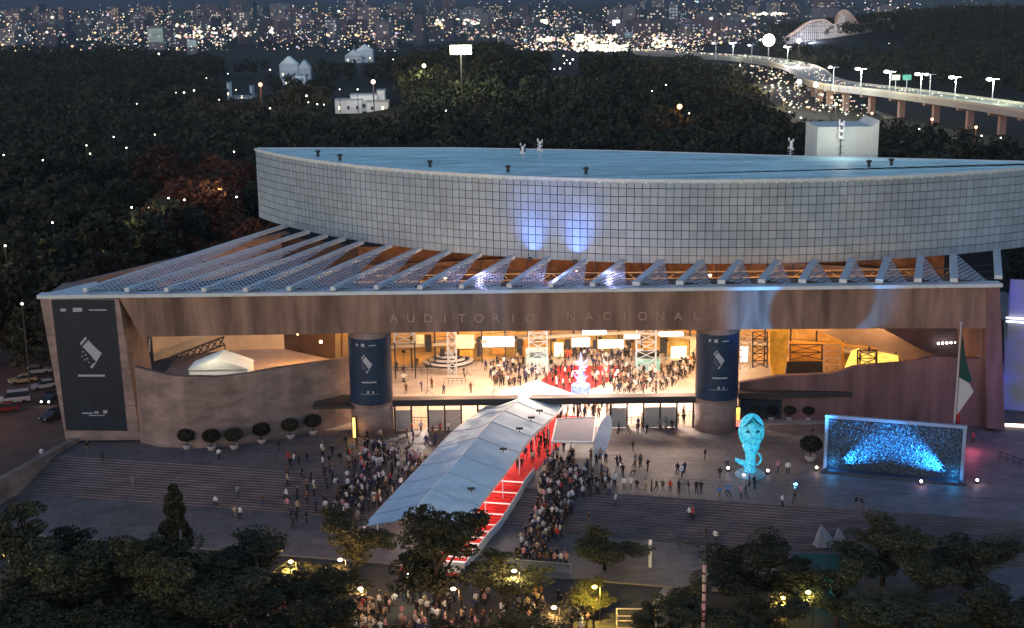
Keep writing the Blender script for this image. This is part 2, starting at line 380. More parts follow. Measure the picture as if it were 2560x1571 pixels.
# right wall
base = [(1846, 1048), (2000, 1050), (2200, 1056), (2350, 1062), (2500, 1068)]
topp = [(1846, 957), (1950, 940), (2075, 935), (2135, 916), (2256, 907), (2325, 892), (2400, 896), (2500, 902)]
pl = []
for i in range(33):
    px = 1846+(2492-1846)*i/32; b = interp(base, px); p = W(px, b[1], 0); t = interp(topp, px); pl.append((p.x, p.y, WY(px, t[1], p.y).z))
m = MB()
for a, b in zip(pl, pl[1:]):
    m.hexa([(a[0], a[1], 0), (b[0], b[1], 0), (b[0], b[1]+.9, 0), (a[0], a[1]+.9, 0)], [(a[0], a[1], a[2]), (b[0], b[1], b[2]), (b[0], b[1]+.9, b[2]), (a[0], a[1]+.9, a[2])])
m.build('sloping_wall', M_concp, AUD)
m = MB(); Y = pl[4][1]-1.3; m.prism_xz([XZ(1846, 984, Y), XZ(2120, 980, Y), XZ(2205, 986, Y), XZ(2120, 993, Y), XZ(1846, 998, Y)], Y, Y+2.5); m.build('ledge', M_dark, AUD)
m = MB(); Y = pl[4][1]-.12; m.prism_xz([XZ(1850, 1000, Y), XZ(2100, 998, Y), XZ(2100, 1048, Y), XZ(1850, 1046, Y)], Y, Y+.3); m.build('dark_recess_strip', M_glass, AUD)  # dark strip stands for the shaded recess and doors under the ledge
# upper ramp and recess on the right
Y = 197
m = MB(); m.prism_xz([XZ(x, y, Y) for x, y in ((1985, 812), (2170, 812), (2350, 888), (2345, 900), (2262, 912), (2250, 884), (2180, 867), (2130, 862), (2100, 850), (2060, 832))], Y, Y+1.5)
m.build('ramp', mat('ramp_plaster', (.30, .20, .13), .85, .25, .3), AUD)
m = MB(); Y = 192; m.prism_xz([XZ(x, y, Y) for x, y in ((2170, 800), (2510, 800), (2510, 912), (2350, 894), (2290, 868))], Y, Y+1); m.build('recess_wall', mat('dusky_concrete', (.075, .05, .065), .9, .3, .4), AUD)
m = MB(); Y = 191.6; m.prism_xz([XZ(x, y, Y) for x, y in ((2395, 816), (2455, 816), (2455, 856), (2395, 852))], Y, Y+.38); m.build('window', mat('grey_blue_glass', (.12, .16, .20), .2), AUD)
Y = 191.3
for i in range(12):
    m = MB(); p = WY(2346+i*10.5, 859-(i*.6 if i < 4 else 2+(i-4)*.9), Y); m.ball(p, .17 if i < 4 else .09, seg=6, rings=4); m.build('bulb', glow('bulb_glow', (1, .93, .8), 12), AUD)
# skylight ribs between beam and drum
BX = [(205, 703), (305, 703), (400, 703), (490, 703), (590, 703), (695, 700), (800, 700), (905, 697), (1010, 697), (1110, 695), (1225, 693), (1325, 692), (1425, 690), (1530, 688), (1635, 686), (1735, 684), (1832, 682), (1930, 682), (2028, 682), (2115, 682), (2208, 680), (2295, 680), (2402, 672)]
TX = [(690, 547), (742, 562), (785, 572), (828, 579), (872, 587), (940, 595), (1010, 603), (1080, 610), (1155, 617), (1235, 622), (1320, 627), (1410, 632), (1500, 632), (1593, 634), (1690, 634), (1780, 634), (1870, 634), (1960, 632), (2050, 630), (2135, 627), (2215, 622), (2293, 618), (2398, 608)]
ZR = 20.9
B = [W(x*1.039, y*1.039, ZR) for x, y in BX]; T = [W(x*1.039, y*1.039, ZR) for x, y in TX]
M_lat = bpy.data.materials.new('steel_lattice'); M_lat.use_nodes = True; n = M_lat.node_tree; pb = n.nodes['Principled BSDF']
pb.inputs['Base Color'].default_value = (.42, .45, .50, 1); pb.inputs['Roughness'].default_value = .4
tc = n.nodes.new('ShaderNodeTexCoord'); sx = n.nodes.new('ShaderNodeSeparateXYZ'); n.links.new(tc.outputs['Object'], sx.inputs[0]); outs = []
for cx_, cy_ in ((1.0, .62), (1.0, -.62)):
    c1 = n.nodes.new('ShaderNodeMath'); c1.operation = 'MULTIPLY'; c1.inputs[1].default_value = cx_; n.links.new(sx.outputs[0], c1.inputs[0])
    c2 = n.nodes.new('ShaderNodeMath'); c2.operation = 'MULTIPLY_ADD'; c2.inputs[1].default_value = cy_; n.links.new(sx.outputs[1], c2.inputs[0]); n.links.new(c1.outputs[0], c2.inputs[2])
    c3 = n.nodes.new('ShaderNodeMath'); c3.operation = 'MULTIPLY'; c3.inputs[1].default_value = 1.25; n.links.new(c2.outputs[0], c3.inputs[0])
    c4 = n.nodes.new('ShaderNodeMath'); c4.operation = 'FRACT'; n.links.new(c3.outputs[0], c4.inputs[0])
    c5 = n.nodes.new('ShaderNodeMath'); c5.operation = 'LESS_THAN'; c5.inputs[1].default_value = .36; n.links.new(c4.outputs[0], c5.inputs[0]); outs.append(c5)
mx = n.nodes.new('ShaderNodeMath'); mx.operation = 'MAXIMUM'; n.links.new(outs[0].outputs[0], mx.inputs[0]); n.links.new(outs[1].outputs[0], mx.inputs[1])
n.links.new(mx.outputs[0], pb.inputs['Alpha'])
for i in range(len(B)):
    b, t = B[i], T[i]; m = MB(); w_ = .34 if i < 13 else .5
    d = (t-b).normalized(); s_ = Vector((-d.y, d.x, 0))*-w_
    m.hexa([b-s_, b+s_, t+s_, t-s_][::1] if True else [], [p+Vector((0, 0, .55)) for p in (b-s_, b+s_, t+s_, t-s_)])
    rb = m.build('roof_rib', M_alu, AUD)
    if i+1 < len(B):
        b2, t2 = B[i+1], T[i+1]; dz = Vector((0, 0, .5)); dn = Vector((0, 0, -1.6))
        vly = b2.lerp(t2, .05) + dn*.3
        if i >= 7: vly = b.lerp(b2, .78)+dn*.2
        m = MB(); p1 = b+dz+s_; p2 = t.lerp(b, .04)+dz+s_
        m.face([p1, vly, p2]); m.build('lattice_panel', M_lat, AUD)
        # purlins across the open half of the bay
        m = MB()
        for k in range(1, 4):
            f_ = k/4; m.bar(b.lerp(t, f_)+dn*.5, b2.lerp(t2, f_)+dn*.5, .09)
        m.build('purlin', M_dark, AUD)
m = MB(); a, b = B[0], T[0]; c = Vector((-62.9, 177, 20.4)); c2 = Vector((-58, 184, 20.6))
m.prism_xy([(c.x, c.y), (B[1].x, B[1].y), (B[0].x+1, B[0].y+3.5), (c2.x, c2.y+1)], 20.3, 20.7); m.build('corner_roof', M_alu, AUD)
M_tr2 = mat('gold_lit_truss', (.62, .45, .25), .5)
for yy_ in (183.6, 187.4, 191.6):              # roof trusses added under the skylight to catch light, gold glow in their colour
    x0_, x1_ = -30+(yy_-183)*1.2, 64; m = MB(); m.bar((x0_, yy_, 19.6), (x1_, yy_, 19.6), .10); m.bar((x0_, yy_, 18.3), (x1_, yy_, 18.3), .12)
    nk = 46
    for k in range(nk):
        xa, xb = x0_+(x1_-x0_)*k/nk, x0_+(x1_-x0_)*(k+1)/nk; m.bar((xa, yy_, 18.3 if k % 2 else 19.6), (xb, yy_, 19.6 if k % 2 else 18.3), .07)
    m.build('roof_truss', M_tr2, AUD)
# outer wall closing the left side under the first rib
m = MB(); q = [(-62.4, 186.4), (-61.6, 186.0), (T[0].x+.4, T[0].y-.4), (T[0].x-.4, T[0].y)]
m.prism_xy(q, 15.5, 20.2); m.build('side_wall', M_concg, AUD)

# ------------------------------------------------------------------ lobby behind the beam
m = MB(); m.prism_xy([(-57, 186), (-56, 180.2), (66, 180.2), (66, 222), (-40, 236), (-46, 232)], .004, .012)
m.build('floor', M_floor, AUD)
bw = [(-24.5, 213), (-22, 213), (-12, 214.5), (8, 219), (20, 221), (36, 214), (66, 202)]
m = MB()
for a, b in zip(bw, bw[1:]):
    m.prism_xy([a, b, (b[0], b[1]+.6), (a[0], a[1]+.6)], .02, 8.4)
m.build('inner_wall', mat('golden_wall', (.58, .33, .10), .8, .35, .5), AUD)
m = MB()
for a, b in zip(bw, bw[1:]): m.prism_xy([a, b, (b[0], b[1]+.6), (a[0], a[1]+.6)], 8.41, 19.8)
m.build('upper_wall', mat('shaded_wall', (.16, .075, .035), .9, .6, .35), AUD)  # upper part of the wall painted dark brown for the dimness between glows
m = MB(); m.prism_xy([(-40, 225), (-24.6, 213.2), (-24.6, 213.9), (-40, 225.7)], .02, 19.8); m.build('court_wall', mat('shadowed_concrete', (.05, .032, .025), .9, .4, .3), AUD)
def yb(x): return interp(bw, x)[1]
for z, dp, th in ((3.4, 2.2, .5), (7.4, 1.6, .5), (12, 1.2, .7), (16.5, 1.2, .6)):
    m = MB()
    for i in range(40):
        x0 = -24+86*i/40; x1 = x0+86/40+.01
        m.prism_xy([(x0, yb(x0)-dp), (x1, yb(x1)-dp), (x1, yb(x1)-.01), (x0, yb(x0)-.01)], z, z+th)
    m.build('mezzanine', M_cream if z < 10 else mat('shaded_band', (.20, .11, .06), .9), AUD)  # upper bands take a dark copy of the cream, shade in the colour
m = MB()
for i in range(23):
    x = -24+i*3.8; y = yb(x)-2.0; m.bar((x, y, .02), (x, y, 17), .16)
    m.bar((x, y, 8.4), (x+3.8, yb(x+3.8)-2.0, 8.9), .05); m.bar((x, y, 4.9), (x+3.8, yb(x+3.8)-2.0, 4.9), .05)
m.build('gallery_rail', M_dark, AUD)
def lit(px0, px1, py0, py1, col, s, nm='lit_window', dy=2.6, md=.12):
    xm = WY((px0+px1)/2, py0, 212).x; Y = yb(xm)-dy
    a = WY(px0, py1, Y); b = WY(px1, py0, Y); z0 = max(.1, a.z)
    m = MB(); m.box(a.x, b.x, Y, Y+.3, z0, b.z); o = m.build(nm, glow('lit_%d_%d_%d_%.1f' % (col[0]*99, col[1]*99, col[2]*99, s), col, s, var=.35, scale=.7), AUD)
    m = MB()
    for x in (a.x-.12, a.x+(b.x-a.x)*.33, a.x+(b.x-a.x)*.66, b.x): m.box(x, x+.12, Y-.08, Y-.002, z0, b.z+.15)
    m.box(a.x-.1, b.x+.1, Y-.09, Y-.003, b.z, b.z+.15); f_ = m.build('window_frame', M_cream, AUD); f_.parent = o; f_.matrix_parent_inverse = Matrix.Translation(-AUD.location)
for a in ((1205, 1285, 842, 868, (1, .95, .8), 3.0), (1385, 1408, 858, 892, (1, .85, .35), 2.2), (1678, 1716, 868, 895, (1, .9, .45), 4), (1140, 1185, 838, 872, (1, .7, .2), 1.0),
          (1430, 1475, 846, 868, (1, .92, .8), 2.2), (1495, 1560, 850, 872, (1, .9, .7), 1.6), (1725, 1740, 850, 890, (1, .45, .1), 1.0), (1850, 1870, 868, 905, (1, .95, .85), 4),
          (1040, 1060, 838, 860, (1, .6, .15), .8), (1560, 1600, 838, 848, (1, .9, .8), 2.0)): lit(*a)
for px0, px1, py0, py1 in ((1064, 1078, 838, 880), (1192, 1202, 845, 892), (1292, 1306, 848, 890), (1412, 1426, 850, 876), (1482, 1492, 852, 872), (1565, 1578, 852, 880), (1650, 1668, 846, 884), (1100, 1112, 872, 892)):
    xm = WY((px0+px1)/2, py0, 212).x; Y = yb(xm)-2.5; a = WY(px0, py1, Y); b = WY(px1, py0, Y); m = MB(); m.box(a.x, b.x, Y, Y+.3, max(.1, a.z), b.z); m.build('doorway', M_dark, AUD)
for px0, px1, py0, py1, cc in ((1150, 1182, 876, 890, (.75, .30, .05)), (1310, 1322, 850, 880, (.8, .22, .05)), (1410, 1428, 876, 892, (.7, .1, .05)), (1720, 1742, 892, 905, (.8, .3, .04)), (1232, 1262, 872, 886, (.55, .2, .04)), (1530, 1560, 874, 884, (.5, .42, .3))):
    xm = WY((px0+px1)/2, py0, 212).x; Y = yb(xm)-2.7; a = WY(px0, py1, Y); b = WY(px1, py0, Y); m = MB(); m.box(a.x, b.x, Y, Y+.2, max(.1, a.z), b.z); m.build('wall_panel', mat('panel_%d' % px0, cc, .7, .3, 1), AUD)
# yellow staircase walls on the right behind the sloping wall
Y = 199; m = MB()
m.prism_xz([XZ(1925, 822, Y), XZ(1972, 822, Y), XZ(1962, 935, Y), XZ(1932, 950, Y), XZ(1925, 900, Y)], Y, Y+.6); m.build('stair_wall', mat('yellow_wall', (.75, .42, .05), .8, .35, .6), AUD)
Y = 201.5; m = MB()
m.prism_xz([XZ(1975, 856, Y), XZ(2110, 858, Y), XZ(2108, 946, Y), XZ(1970, 948, Y)], Y, Y+.5); m.build('lower_wall', mat('amber_wall', (.62, .30, .05), .8, .3, .5), AUD)
m = MB(); Y = 201.2
m.prism_xz([XZ(1968, 905, Y), XZ(2056, 905, Y), XZ(2056, 935, Y), XZ(1964, 938, Y)], Y, Y+.28); m.build('stair_opening', M_dark, AUD)
for q in (((2130, 878), (2148, 872), (2146, 918), (2112, 922)), ((2155, 886), (2186, 884), (2188, 912), (2153, 914)), ((2195, 880), (2246, 890), (2246, 914), (2194, 914))):
    m = MB(); Y = 198.2; m.prism_xz([XZ(x, y, Y) for x, y in q], Y, Y+.3); m.build('lit_window', glow('amber_window', (1, .62, .08), 1.1, var=.3, scale=1.5), AUD)
Y = 198.1                        # lattice railings in front of the yellow rooms
for x0, x1, y0, y1 in ((1975, 2055, 862, 900), (1882, 1918, 830, 920), (1850, 1876, 828, 925), (2060, 2100, 862, 930), (2144, 2192, 876, 916)):
    n_ = max(2, int((y1-y0)/16)); m = MB()
    for k in range(n_):
        ya = y0+(y1-y0)*k/n_; ybb = y0+(y1-y0)*(k+1)/n_
        m.bar(WY(x0, ya, Y), WY(x1, ybb, Y), .07); m.bar(WY(x1, ya, Y), WY(x0, ybb, Y), .07); m.bar(WY(x0, ya, Y), WY(x1, ya, Y), .09)
    m.bar(WY(x0, y0, Y), WY(x0, y1, Y), .14); m.bar(WY(x1, y0, Y), WY(x1, y1, Y), .14)
    m.build('truss', M_dark if x0 in (1975, 1882, 2144) else M_cream, AUD)
# trusses standing in the lobby
for px0, px1, y0, y1, Y in ((1118, 1140, 828, 872, 207), (1322, 1368, 826, 888, 206), (1592, 1640, 824, 884, 205), (985, 1036, 832, 850, 205)):
    a = WY(px0, y0, Y); b = WY(px1, y1, Y); t = thing('truss_tower', (a.x, Y, 0), {1118: 'slim lattice truss above the round stepped platform', 1322: 'pink lit lattice truss behind the pale booth', 1592: 'lattice truss above the teal booth with dark screen', 985: 'flat lattice gantry at the top left of the lobby opening'}[px0], 'truss')
    w2 = b.x-a.x; m = MB(); z1 = 14.9 if px0 != 985 else 9; z0 = .02 if px0 != 985 else 6
    for x in (0, w2):
        for y in (0, .8): m.bar((x, y, z0), (x, y, z1), .12)
    nn = int((z1-z0)/1.4)
    for k in range(nn): m.bar((0, 0, z0+k*1.4), (w2, 0, z0+(k+1)*1.4), .07); m.bar((w2, 0, z0+k*1.4), (0, 0, z0+(k+1)*1.4), .07); m.bar((0, 0, z0+k*1.4), (w2, 0, z0+k*1.4), .07)
    local(m.build('lattice', M_alu), t)
    if px0 == 985:
        m = MB()
        for x in (0, w2): m.bar((x, .4, .02), (x, .4, 6.1), .15)
        local(m.build('post', M_dark), t)
# escalator on the left of the lobby
a = W(1030, 903, 0); t = thing('escalator', a, 'yellow lit sloping staircase at the left end of the lobby', 'staircase')
m = MB(); m.hexa([(0, 0, .02), (1.6, 0, .02), (5.0, 5, 5.2), (3.4, 5, 5.2)], [(0, 0, .9), (1.6, 0, .9), (5.0, 5, 6.2), (3.4, 5, 6.2)]); local(m.build('stair_flight', M_warm), t)
m = MB(); m.bar((0, 0, 1), (3.4, 5, 7.0), .09); m.bar((1.6, 0, 1), (5, 5, 7.0), .09); local(m.build('handrail', M_white), t)
m = MB(); a = W(986, 903, 0); b = W(1030, 900, 0); m.box(a.x-3, b.x-.3, a.y, a.y+2, .02, 3.0); tag(m.build('dark_kiosk', M_dark), 'dark box kiosk beside the left column at the back of the lobby', 'kiosk')
# round stepped platform
c = W(1120, 905, 0); t = thing('stepped_platform', c, 'round stepped platform with white lit treads at the back left of the lobby', 'platform')
for k in range(4):
    m = MB(); r_ = 4.2-k*.9; m.lathe((0, 0, .02+k*.45), [(r_, 0), (r_, .30)], 24); local(m.build('tier', M_dark), t)
    m = MB(); m.lathe((0, 0, .02+k*.45), [(r_-.02, .301), (r_+.06, .34), (r_+.06, .44), (r_-.02, .449)], 24); local(m.build('tread', M_white), t)
# booths
def booth(px, py, wm, dm, hm, label, mbody, mtop):
    p = W(px, py, 0); t = thing('booth', p, label, 'booth')
    m = MB(); m.box(-wm/2, wm/2, 0, dm, .02, hm*.62); local(m.build('counter', mbody), t)
    m = MB()
    for x in (-wm/2+.08, wm/2-.08):
        for y in (.08, dm-.08): m.bar((x, y, hm*.62), (x, y, hm), .06)
    local(m.build('frame', M_alu), t)
    m = MB(); m.box(-wm/2, wm/2, dm-.25, dm, hm*.66, hm); m.box(-wm/2, wm/2, 0, dm, hm+.003, hm+.15); local(m.build('sign_panel', mtop), t)
booth(1343, 926, 3.6, 2.5, 3.0, 'pale turquoise booth on the lobby floor left of the glowing statue', mat('pale_aqua', (.45, .68, .70), .6), mat('pale_aqua', (.5, .6, .6), .5))
booth(1620, 927, 3.9, 2.2, 2.7, 'turquoise booth with a dark screen right of the glowing statue', mat('aqua_panel', (.22, .50, .52), .6), M_dark)
# glowing statue
c = W(1452, 980, 0); t = thing('glowing_statue', c, 'tall faceted statue glowing blue white at the centre of the red carpet', 'statue')
m = MB(); m.lathe((0, 0, .02), [(1.45, 0), (1.45, 1.1), (1.3, 1.2), (.9, 1.25)], 12); local(m.build('plinth', glow('plinth_glow', (.45, .7, 1), .5, var=.6, scale=2)), t)
m = MB(); rs = random.Random(4); prof = [(.9, 1.25), (.55, 2.0), (.6, 2.8), (.35, 3.6), (.42, 4.3), (.25, 5.0), (.05, 6.2)]
m.lathe((0, 0, 0), prof, 5)
for k in range(22):
    an = rs.uniform(0, 6.28); z = rs.uniform(1.6, 5.2); m.bar((.4*math.cos(an), .4*math.sin(an), z), (1.1*math.cos(an), 1.1*math.sin(an), z+rs.uniform(-.3, .9)), .2, r2=.05)
local(m.build('figure', glow('statue_glow', (.42, .45, 1), .9, var=.9, scale=3)), t)
lamp(t, (c.x, c.y-1.2, 8.2), 'POINT', 700, (.45, .52, 1), .6)
for k_ in ('statue_glow', 'plinth_glow'): MATS[k_].node_tree.nodes['Principled BSDF'].inputs['Base Color'].default_value = (.10, .14, .38, 1)
# red carpet in the lobby
m = MB(); m.prism_xy([(W(x, y, 0).x, W(x, y, 0).y) for x, y in ((1345, 962), (1366, 938), (1392, 915), (1545, 915), (1552, 935), (1520, 955), (1480, 972), (1440, 985))], .014, .022)
tag(m.build('red_carpet', M_red), 'irregular red carpet around the glowing statue on the lobby floor', 'carpet')

# lobby furniture and light stands
rs9 = random.Random(77)
for i, (px, py) in enumerate(((1236, 985), (1010, 925), (1168, 940), (1200, 905), (1260, 895), (1385, 900), (1580, 905), (1665, 905), (1700, 945), (1722, 880), (1500, 895), (1290, 905), (1140, 925), (1070, 985))):
    p = W(px, py, 0); t = thing('light_stand', (p.x, p.y, .02), 'thin black light stand on the lobby floor', 'light stand', 'light stands in the lobby'); h_ = rs9.uniform(2.2, 4.2)
    m = MB(); m.bar((0, 0, .5), (0, 0, h_), .05)
    for k in range(3): m.bar((0, 0, .6), (.7*math.cos(k*2.1), .7*math.sin(k*2.1), 0), .035)
    local(m.build('tripod', M_dark), t)
    m = MB(); m.box(-.3, .3, -.12, .12, h_, h_+.4); local(m.build('lamp_head', M_black), t)
for i, (px, py) in enumerate(((1090, 895), (1180, 892), (1222, 888), (1600, 890), (1560, 890), (1690, 905), (1640, 880), (1250, 930), (1480, 890), (1010, 955))):
    p = W(px, py, 0); t = thing('cocktail_table', (p.x, p.y, .02), 'tall round white cocktail table in the lobby', 'table', 'cocktail tables in the lobby')
    m = MB(); m.lathe((0, 0, 0), [(.4, 0), (.4, .03), (.05, .05), (.05, 1.04)], 10); local(m.build('stem', M_dark), t)
    m = MB(); m.lathe((0, 0, 1.045), [(.55, 0), (.55, .05)], 14); local(m.build('tabletop', M_white), t)
for k, (x0, x1, y0, y1) in enumerate(((1660, 1740, 1052, 1046), (1560, 1650, 1062, 1056), (1000, 1090, 1060, 1062), (1110, 1165, 962, 962), (985, 1100, 935, 934))):
    a, b = W(x0, y0, 0), W(x1, y1, 0); t = thing('queue_barrier', (a.x, a.y, .02), 'low dark rail %s' % ('in front of the right entrance gates', 'in front of the middle entrance gates', 'in front of the left entrance gates', 'on the lobby floor above the marquee', 'on the lobby floor beside the left column')[k], 'barrier')
    q = b-a; m = MB(); m.bar((0, 0, 1.0), (q.x, q.y, 1.0), .05); m.bar((0, 0, .6), (q.x, q.y, .6), .03)
    for i in range(6): m.bar((q.x*i/5, q.y*i/5, 0), (q.x*i/5, q.y*i/5, 1.0), .04)
    local(m.build('rail', M_dark), t)
# lobby luminaires: fittings under the skylight, followed by added lamps
for i, (x, y) in enumerate(((-9, 190), (4, 189), (12, 191), (23, 189.6), (-3, 204), (14, 205), (30, 203), (46, 197), (-36, 203), (56, 195))):
    m = MB(); z = 12.2; hw = 1.7 if i < 4 else 1.1
    vis = i in (2, 3)
    if vis: z = 10.75
    m.box(x-hw, x+hw, y-.6, y+.6, z, z+.25); o = m.build('ceiling_light', glow('luminaire', (1, .95, .88), 14), AUD)
    m = MB(); m.bar((x-hw+.2, y, z+.25), (x-hw+.2, y, 20), .05); m.bar((x+hw-.2, y, z+.25), (x+hw-.2, y, 20), .05); s_ = m.build('hanger', M_dark, AUD)
    s_.parent = o; s_.matrix_parent_inverse = Matrix.Translation(-AUD.location)
    pw = [3400, 4000, 4200, 3800, 2600, 3300, 2400, 2000, 450, 500][i]
    colr = (1, .60, .34) if i in (0, 4, 8) else ((1, .52, .18) if i > 5 else (1, .72, .54))
    l = lamp(AUD, (x, y, z-.1), 'AREA', pw, colr, 2.2, target=(x, y, 0))
for x, y, z, pw, c_ in ((-30, 205, 6, 500, (1, .5, .12)), (-10, 200, 17, 500, (1, .5, .15)), (30, 200, 17, 900, (1, .5, .12)), (52, 196, 15, 900, (1, .5, .12)), (-34.5, 210.5, 6, 5200, (1, .42, .10)), (10, 205, 17, 500, (1, .6, .3)), *[(-34+7.6*k, 186.5-(k % 2)*2.5, 17.6, (520, 760, 900, 700)[k % 4], (1, .50, .14)) for k in range(13)]):
    m = MB(); m.ball((x, y, z+.3), .25, seg=8, rings=5); m.build('added_lamp', glow('added_lamp_glow', (1, .6, .2), 15), AUD); lamp(AUD, (x, y, z), 'POINT', pw, c_, .3)  # unseen lamps added to make the skylight glitter and tint the court floor
for x in (-12, 9, 15, 22): lamp(AUD, (x, 181.5, 3.3), 'SPOT', 2600, (1, .84, .72), .3, target=(x+.5, 168, 0), spot=120)  # spots without fittings, added to spill light onto the plaza
# entrance lintel and gates
LY = 178.9; xl = CLX[0][0]+2.6; xr = CLX[1][0]-2.6
m = MB(); m.box(xl, xr, LY, LY+1.6, 3.75, 4.6); m.build('lintel', M_dark, AUD)
m = MB(); m.box(xl, xr, LY+.03, LY+1.7, 4.603, 4.68); m.build('lintel_cap', mat('lintel_metal', (.16, .13, .12), .6), AUD)
for i in range(19):
    x = xl+.5+(xr-xl-1)*i/18
    m = MB(); m.box(x-.12, x+.12, LY+.5, LY+.8, .02, 3.745); m.build('gate_post', M_dark, AUD)
for i in (0, 2, 3, 5, 13, 15, 16):
    x = xl+.5+(xr-xl-1)*i/18; x2 = xl+.5+(xr-xl-1)*(i+1)/18
    m = MB(); m.box(x+.15, x2-.15, LY+.62, LY+.68, .1, 3.0); m.build('gate_panel', mat('frosted_panel', (.45, .40, .34), .4), AUD)

# ------------------------------------------------------------------ left court behind the curved wall
m = MB()
for i in range(16):
    a0 = R(200+i*6.5); a1 = R(200+(i+1)*6.5); c = Vector((-42, 214)); r_ = 19
    p = [(c.x+r_*math.cos(a), c.y-r_*.55*math.sin(a)) for a in (a0, a1)]
    m.prism_xy([(p[0][0], p[0][1]), (p[1][0], p[1][1]), (p[1][0], p[1][1]+.5), (p[0][0], p[0][1]+.5)], .02, 7.0)
m.build('inner_drum', M_cream, AUD)
c = Vector((-45.6, 201.5, 0)); t = thing('white_marquee', (c.x, c.y, 0), 'small white gabled marquee in the court behind the left curved wall', 'tent')
m = MB(); wx, L = 4.5, 5; h0, h1 = 3.0, 4.5
m.hexa([(-wx, 0, .02), (wx, 0, .02), (wx, L, .02), (-wx, L, .02)], [(-wx, 0, h0), (wx, 0, h0), (wx, L, h0), (-wx, L, h0)]); local(m.build('tent_wall', M_fab), t)
m = MB(); m.prism_xz([(-wx-.2, h0), (wx+.2, h0), (0, h1+.3)], -.2, L+.2); local(m.build('tent_roof', M_fab), t)
lamp(t, (c.x-1, c.y-2.5, 7), 'POINT', 900, (1, .72, .42), .3)
a = W(455, 935, 0); t = thing('truss_stair', (a.x, a.y+2.6, 0), 'dark lattice stair truss leaning behind the small white marquee', 'truss')
m = MB(); e1 = WY(425, 915, a.y+4)-Vector(t.location); e2 = WY(562, 862, a.y+10)-Vector(t.location)
for o1 in (0, 1.4):
    m.bar(e1+Vector((0, 0, o1)), e2+Vector((0, 0, o1)), .16)
for k in range(8):
    p = e1.lerp(e2, k/8); q = e1.lerp(e2, (k+1)/8); m.bar(p, q+Vector((0, 0, 1.4)), .12); m.bar(p+Vector((0, 0, 1.4)), q, .12)
m.bar(e1, (e1.x, e1.y, .02), .12); m.bar(e2, (e2.x, e2.y, .02), .12); local(m.build('lattice', M_dark), t)
m = MB(); Y = 187; m.prism_xz([XZ(838, 836, Y), XZ(852, 836, Y), XZ(850, 898, Y), XZ(838, 896, Y)], Y, Y+1.2); m.prism_xz([XZ(855, 838, Y), XZ(872, 838, Y), XZ(870, 892, Y), XZ(855, 894, Y)], Y+.4, Y+1.4)
m.build('door_jamb', M_warm, AUD)
m = MB(); Y = 186.5
for k in range(3): m.bar(WY(343+k*6, 866-k*6, Y), WY(372+k*6, 846-k*4, Y), .14)
m.bar(WY(373, 846, Y), WY(374, 880, Y), .12); m.build('white_railing', M_white, AUD)

# ------------------------------------------------------------------ banners
def emblem(mb, to3, mi=1):
    # tilted pale polygon with a notched top and a hooked tail, like the mark in the photo
    big = [(-.62, .55), (-.25, 1.0), (-.02, .78), (.62, .12), (.98, .42)][:0]
    mb.face([to3(*p) for p in [(-.55, .42), (-.12, .80), (.30, .38), (.72, .02), (.30, -.46), (.10, -.28), (-.02, -.10)]], mi)
    mb.face([to3(*p) for p in [(-.72, .60), (-.28, 1.0), (-.20, .90), (-.62, .50)]], mi)
    mb.face([to3(*p) for p in [(.30, -.46), (.45, -.32), (-.02, -.86), (-.16, -.78), (.04, -.58)]], mi)
    for u_, v_ in ((-.55, .12), (-.38, -.06), (-.62, -.14), (-.28, -.28), (-.45, -.34), (-.2, -.5)):
        mb.face([to3(u_-.06, v_), to3(u_, v_+.06), to3(u_+.06, v_), to3(u_, v_-.06)], mi)
Yb = FY-.12
t = thing('banner', (-57.8, Yb, 0), 'tall navy banner with a pale tilted emblem on the left pylon', 'banner')
m = MB(); m.prism_xz([XZ(128, 750, Yb), XZ(285, 750, Yb), XZ(318, 1078, Yb), XZ(165, 1076, Yb)], Yb, Yb+.05); m.build('cloth', M_ban, t)
m = MB(); ye = Yb-.012; ce = XZ(228, 885, ye); emblem(m, lambda a, b: (ce[0]+a*2.0, ye, ce[1]+b*2.4)); o = m.build('emblem', [M_banw, M_banw], t)
for x0, x1, y0, y1 in ((151, 165, 772, 779), (182, 205, 770, 780), (222, 266, 774, 777), (195, 262, 937, 942), (205, 232, 1032, 1035), (236, 246, 1029, 1034), (258, 268, 1026, 1034), (222, 262, 1038, 1040)):
    m = MB(); m.prism_xz([XZ(x0, y0, ye), XZ(x1, y0, ye), XZ(x1, y1, ye), XZ(x0, y1, ye)], ye, ye+.008); m.build('small_print', M_banw, t)
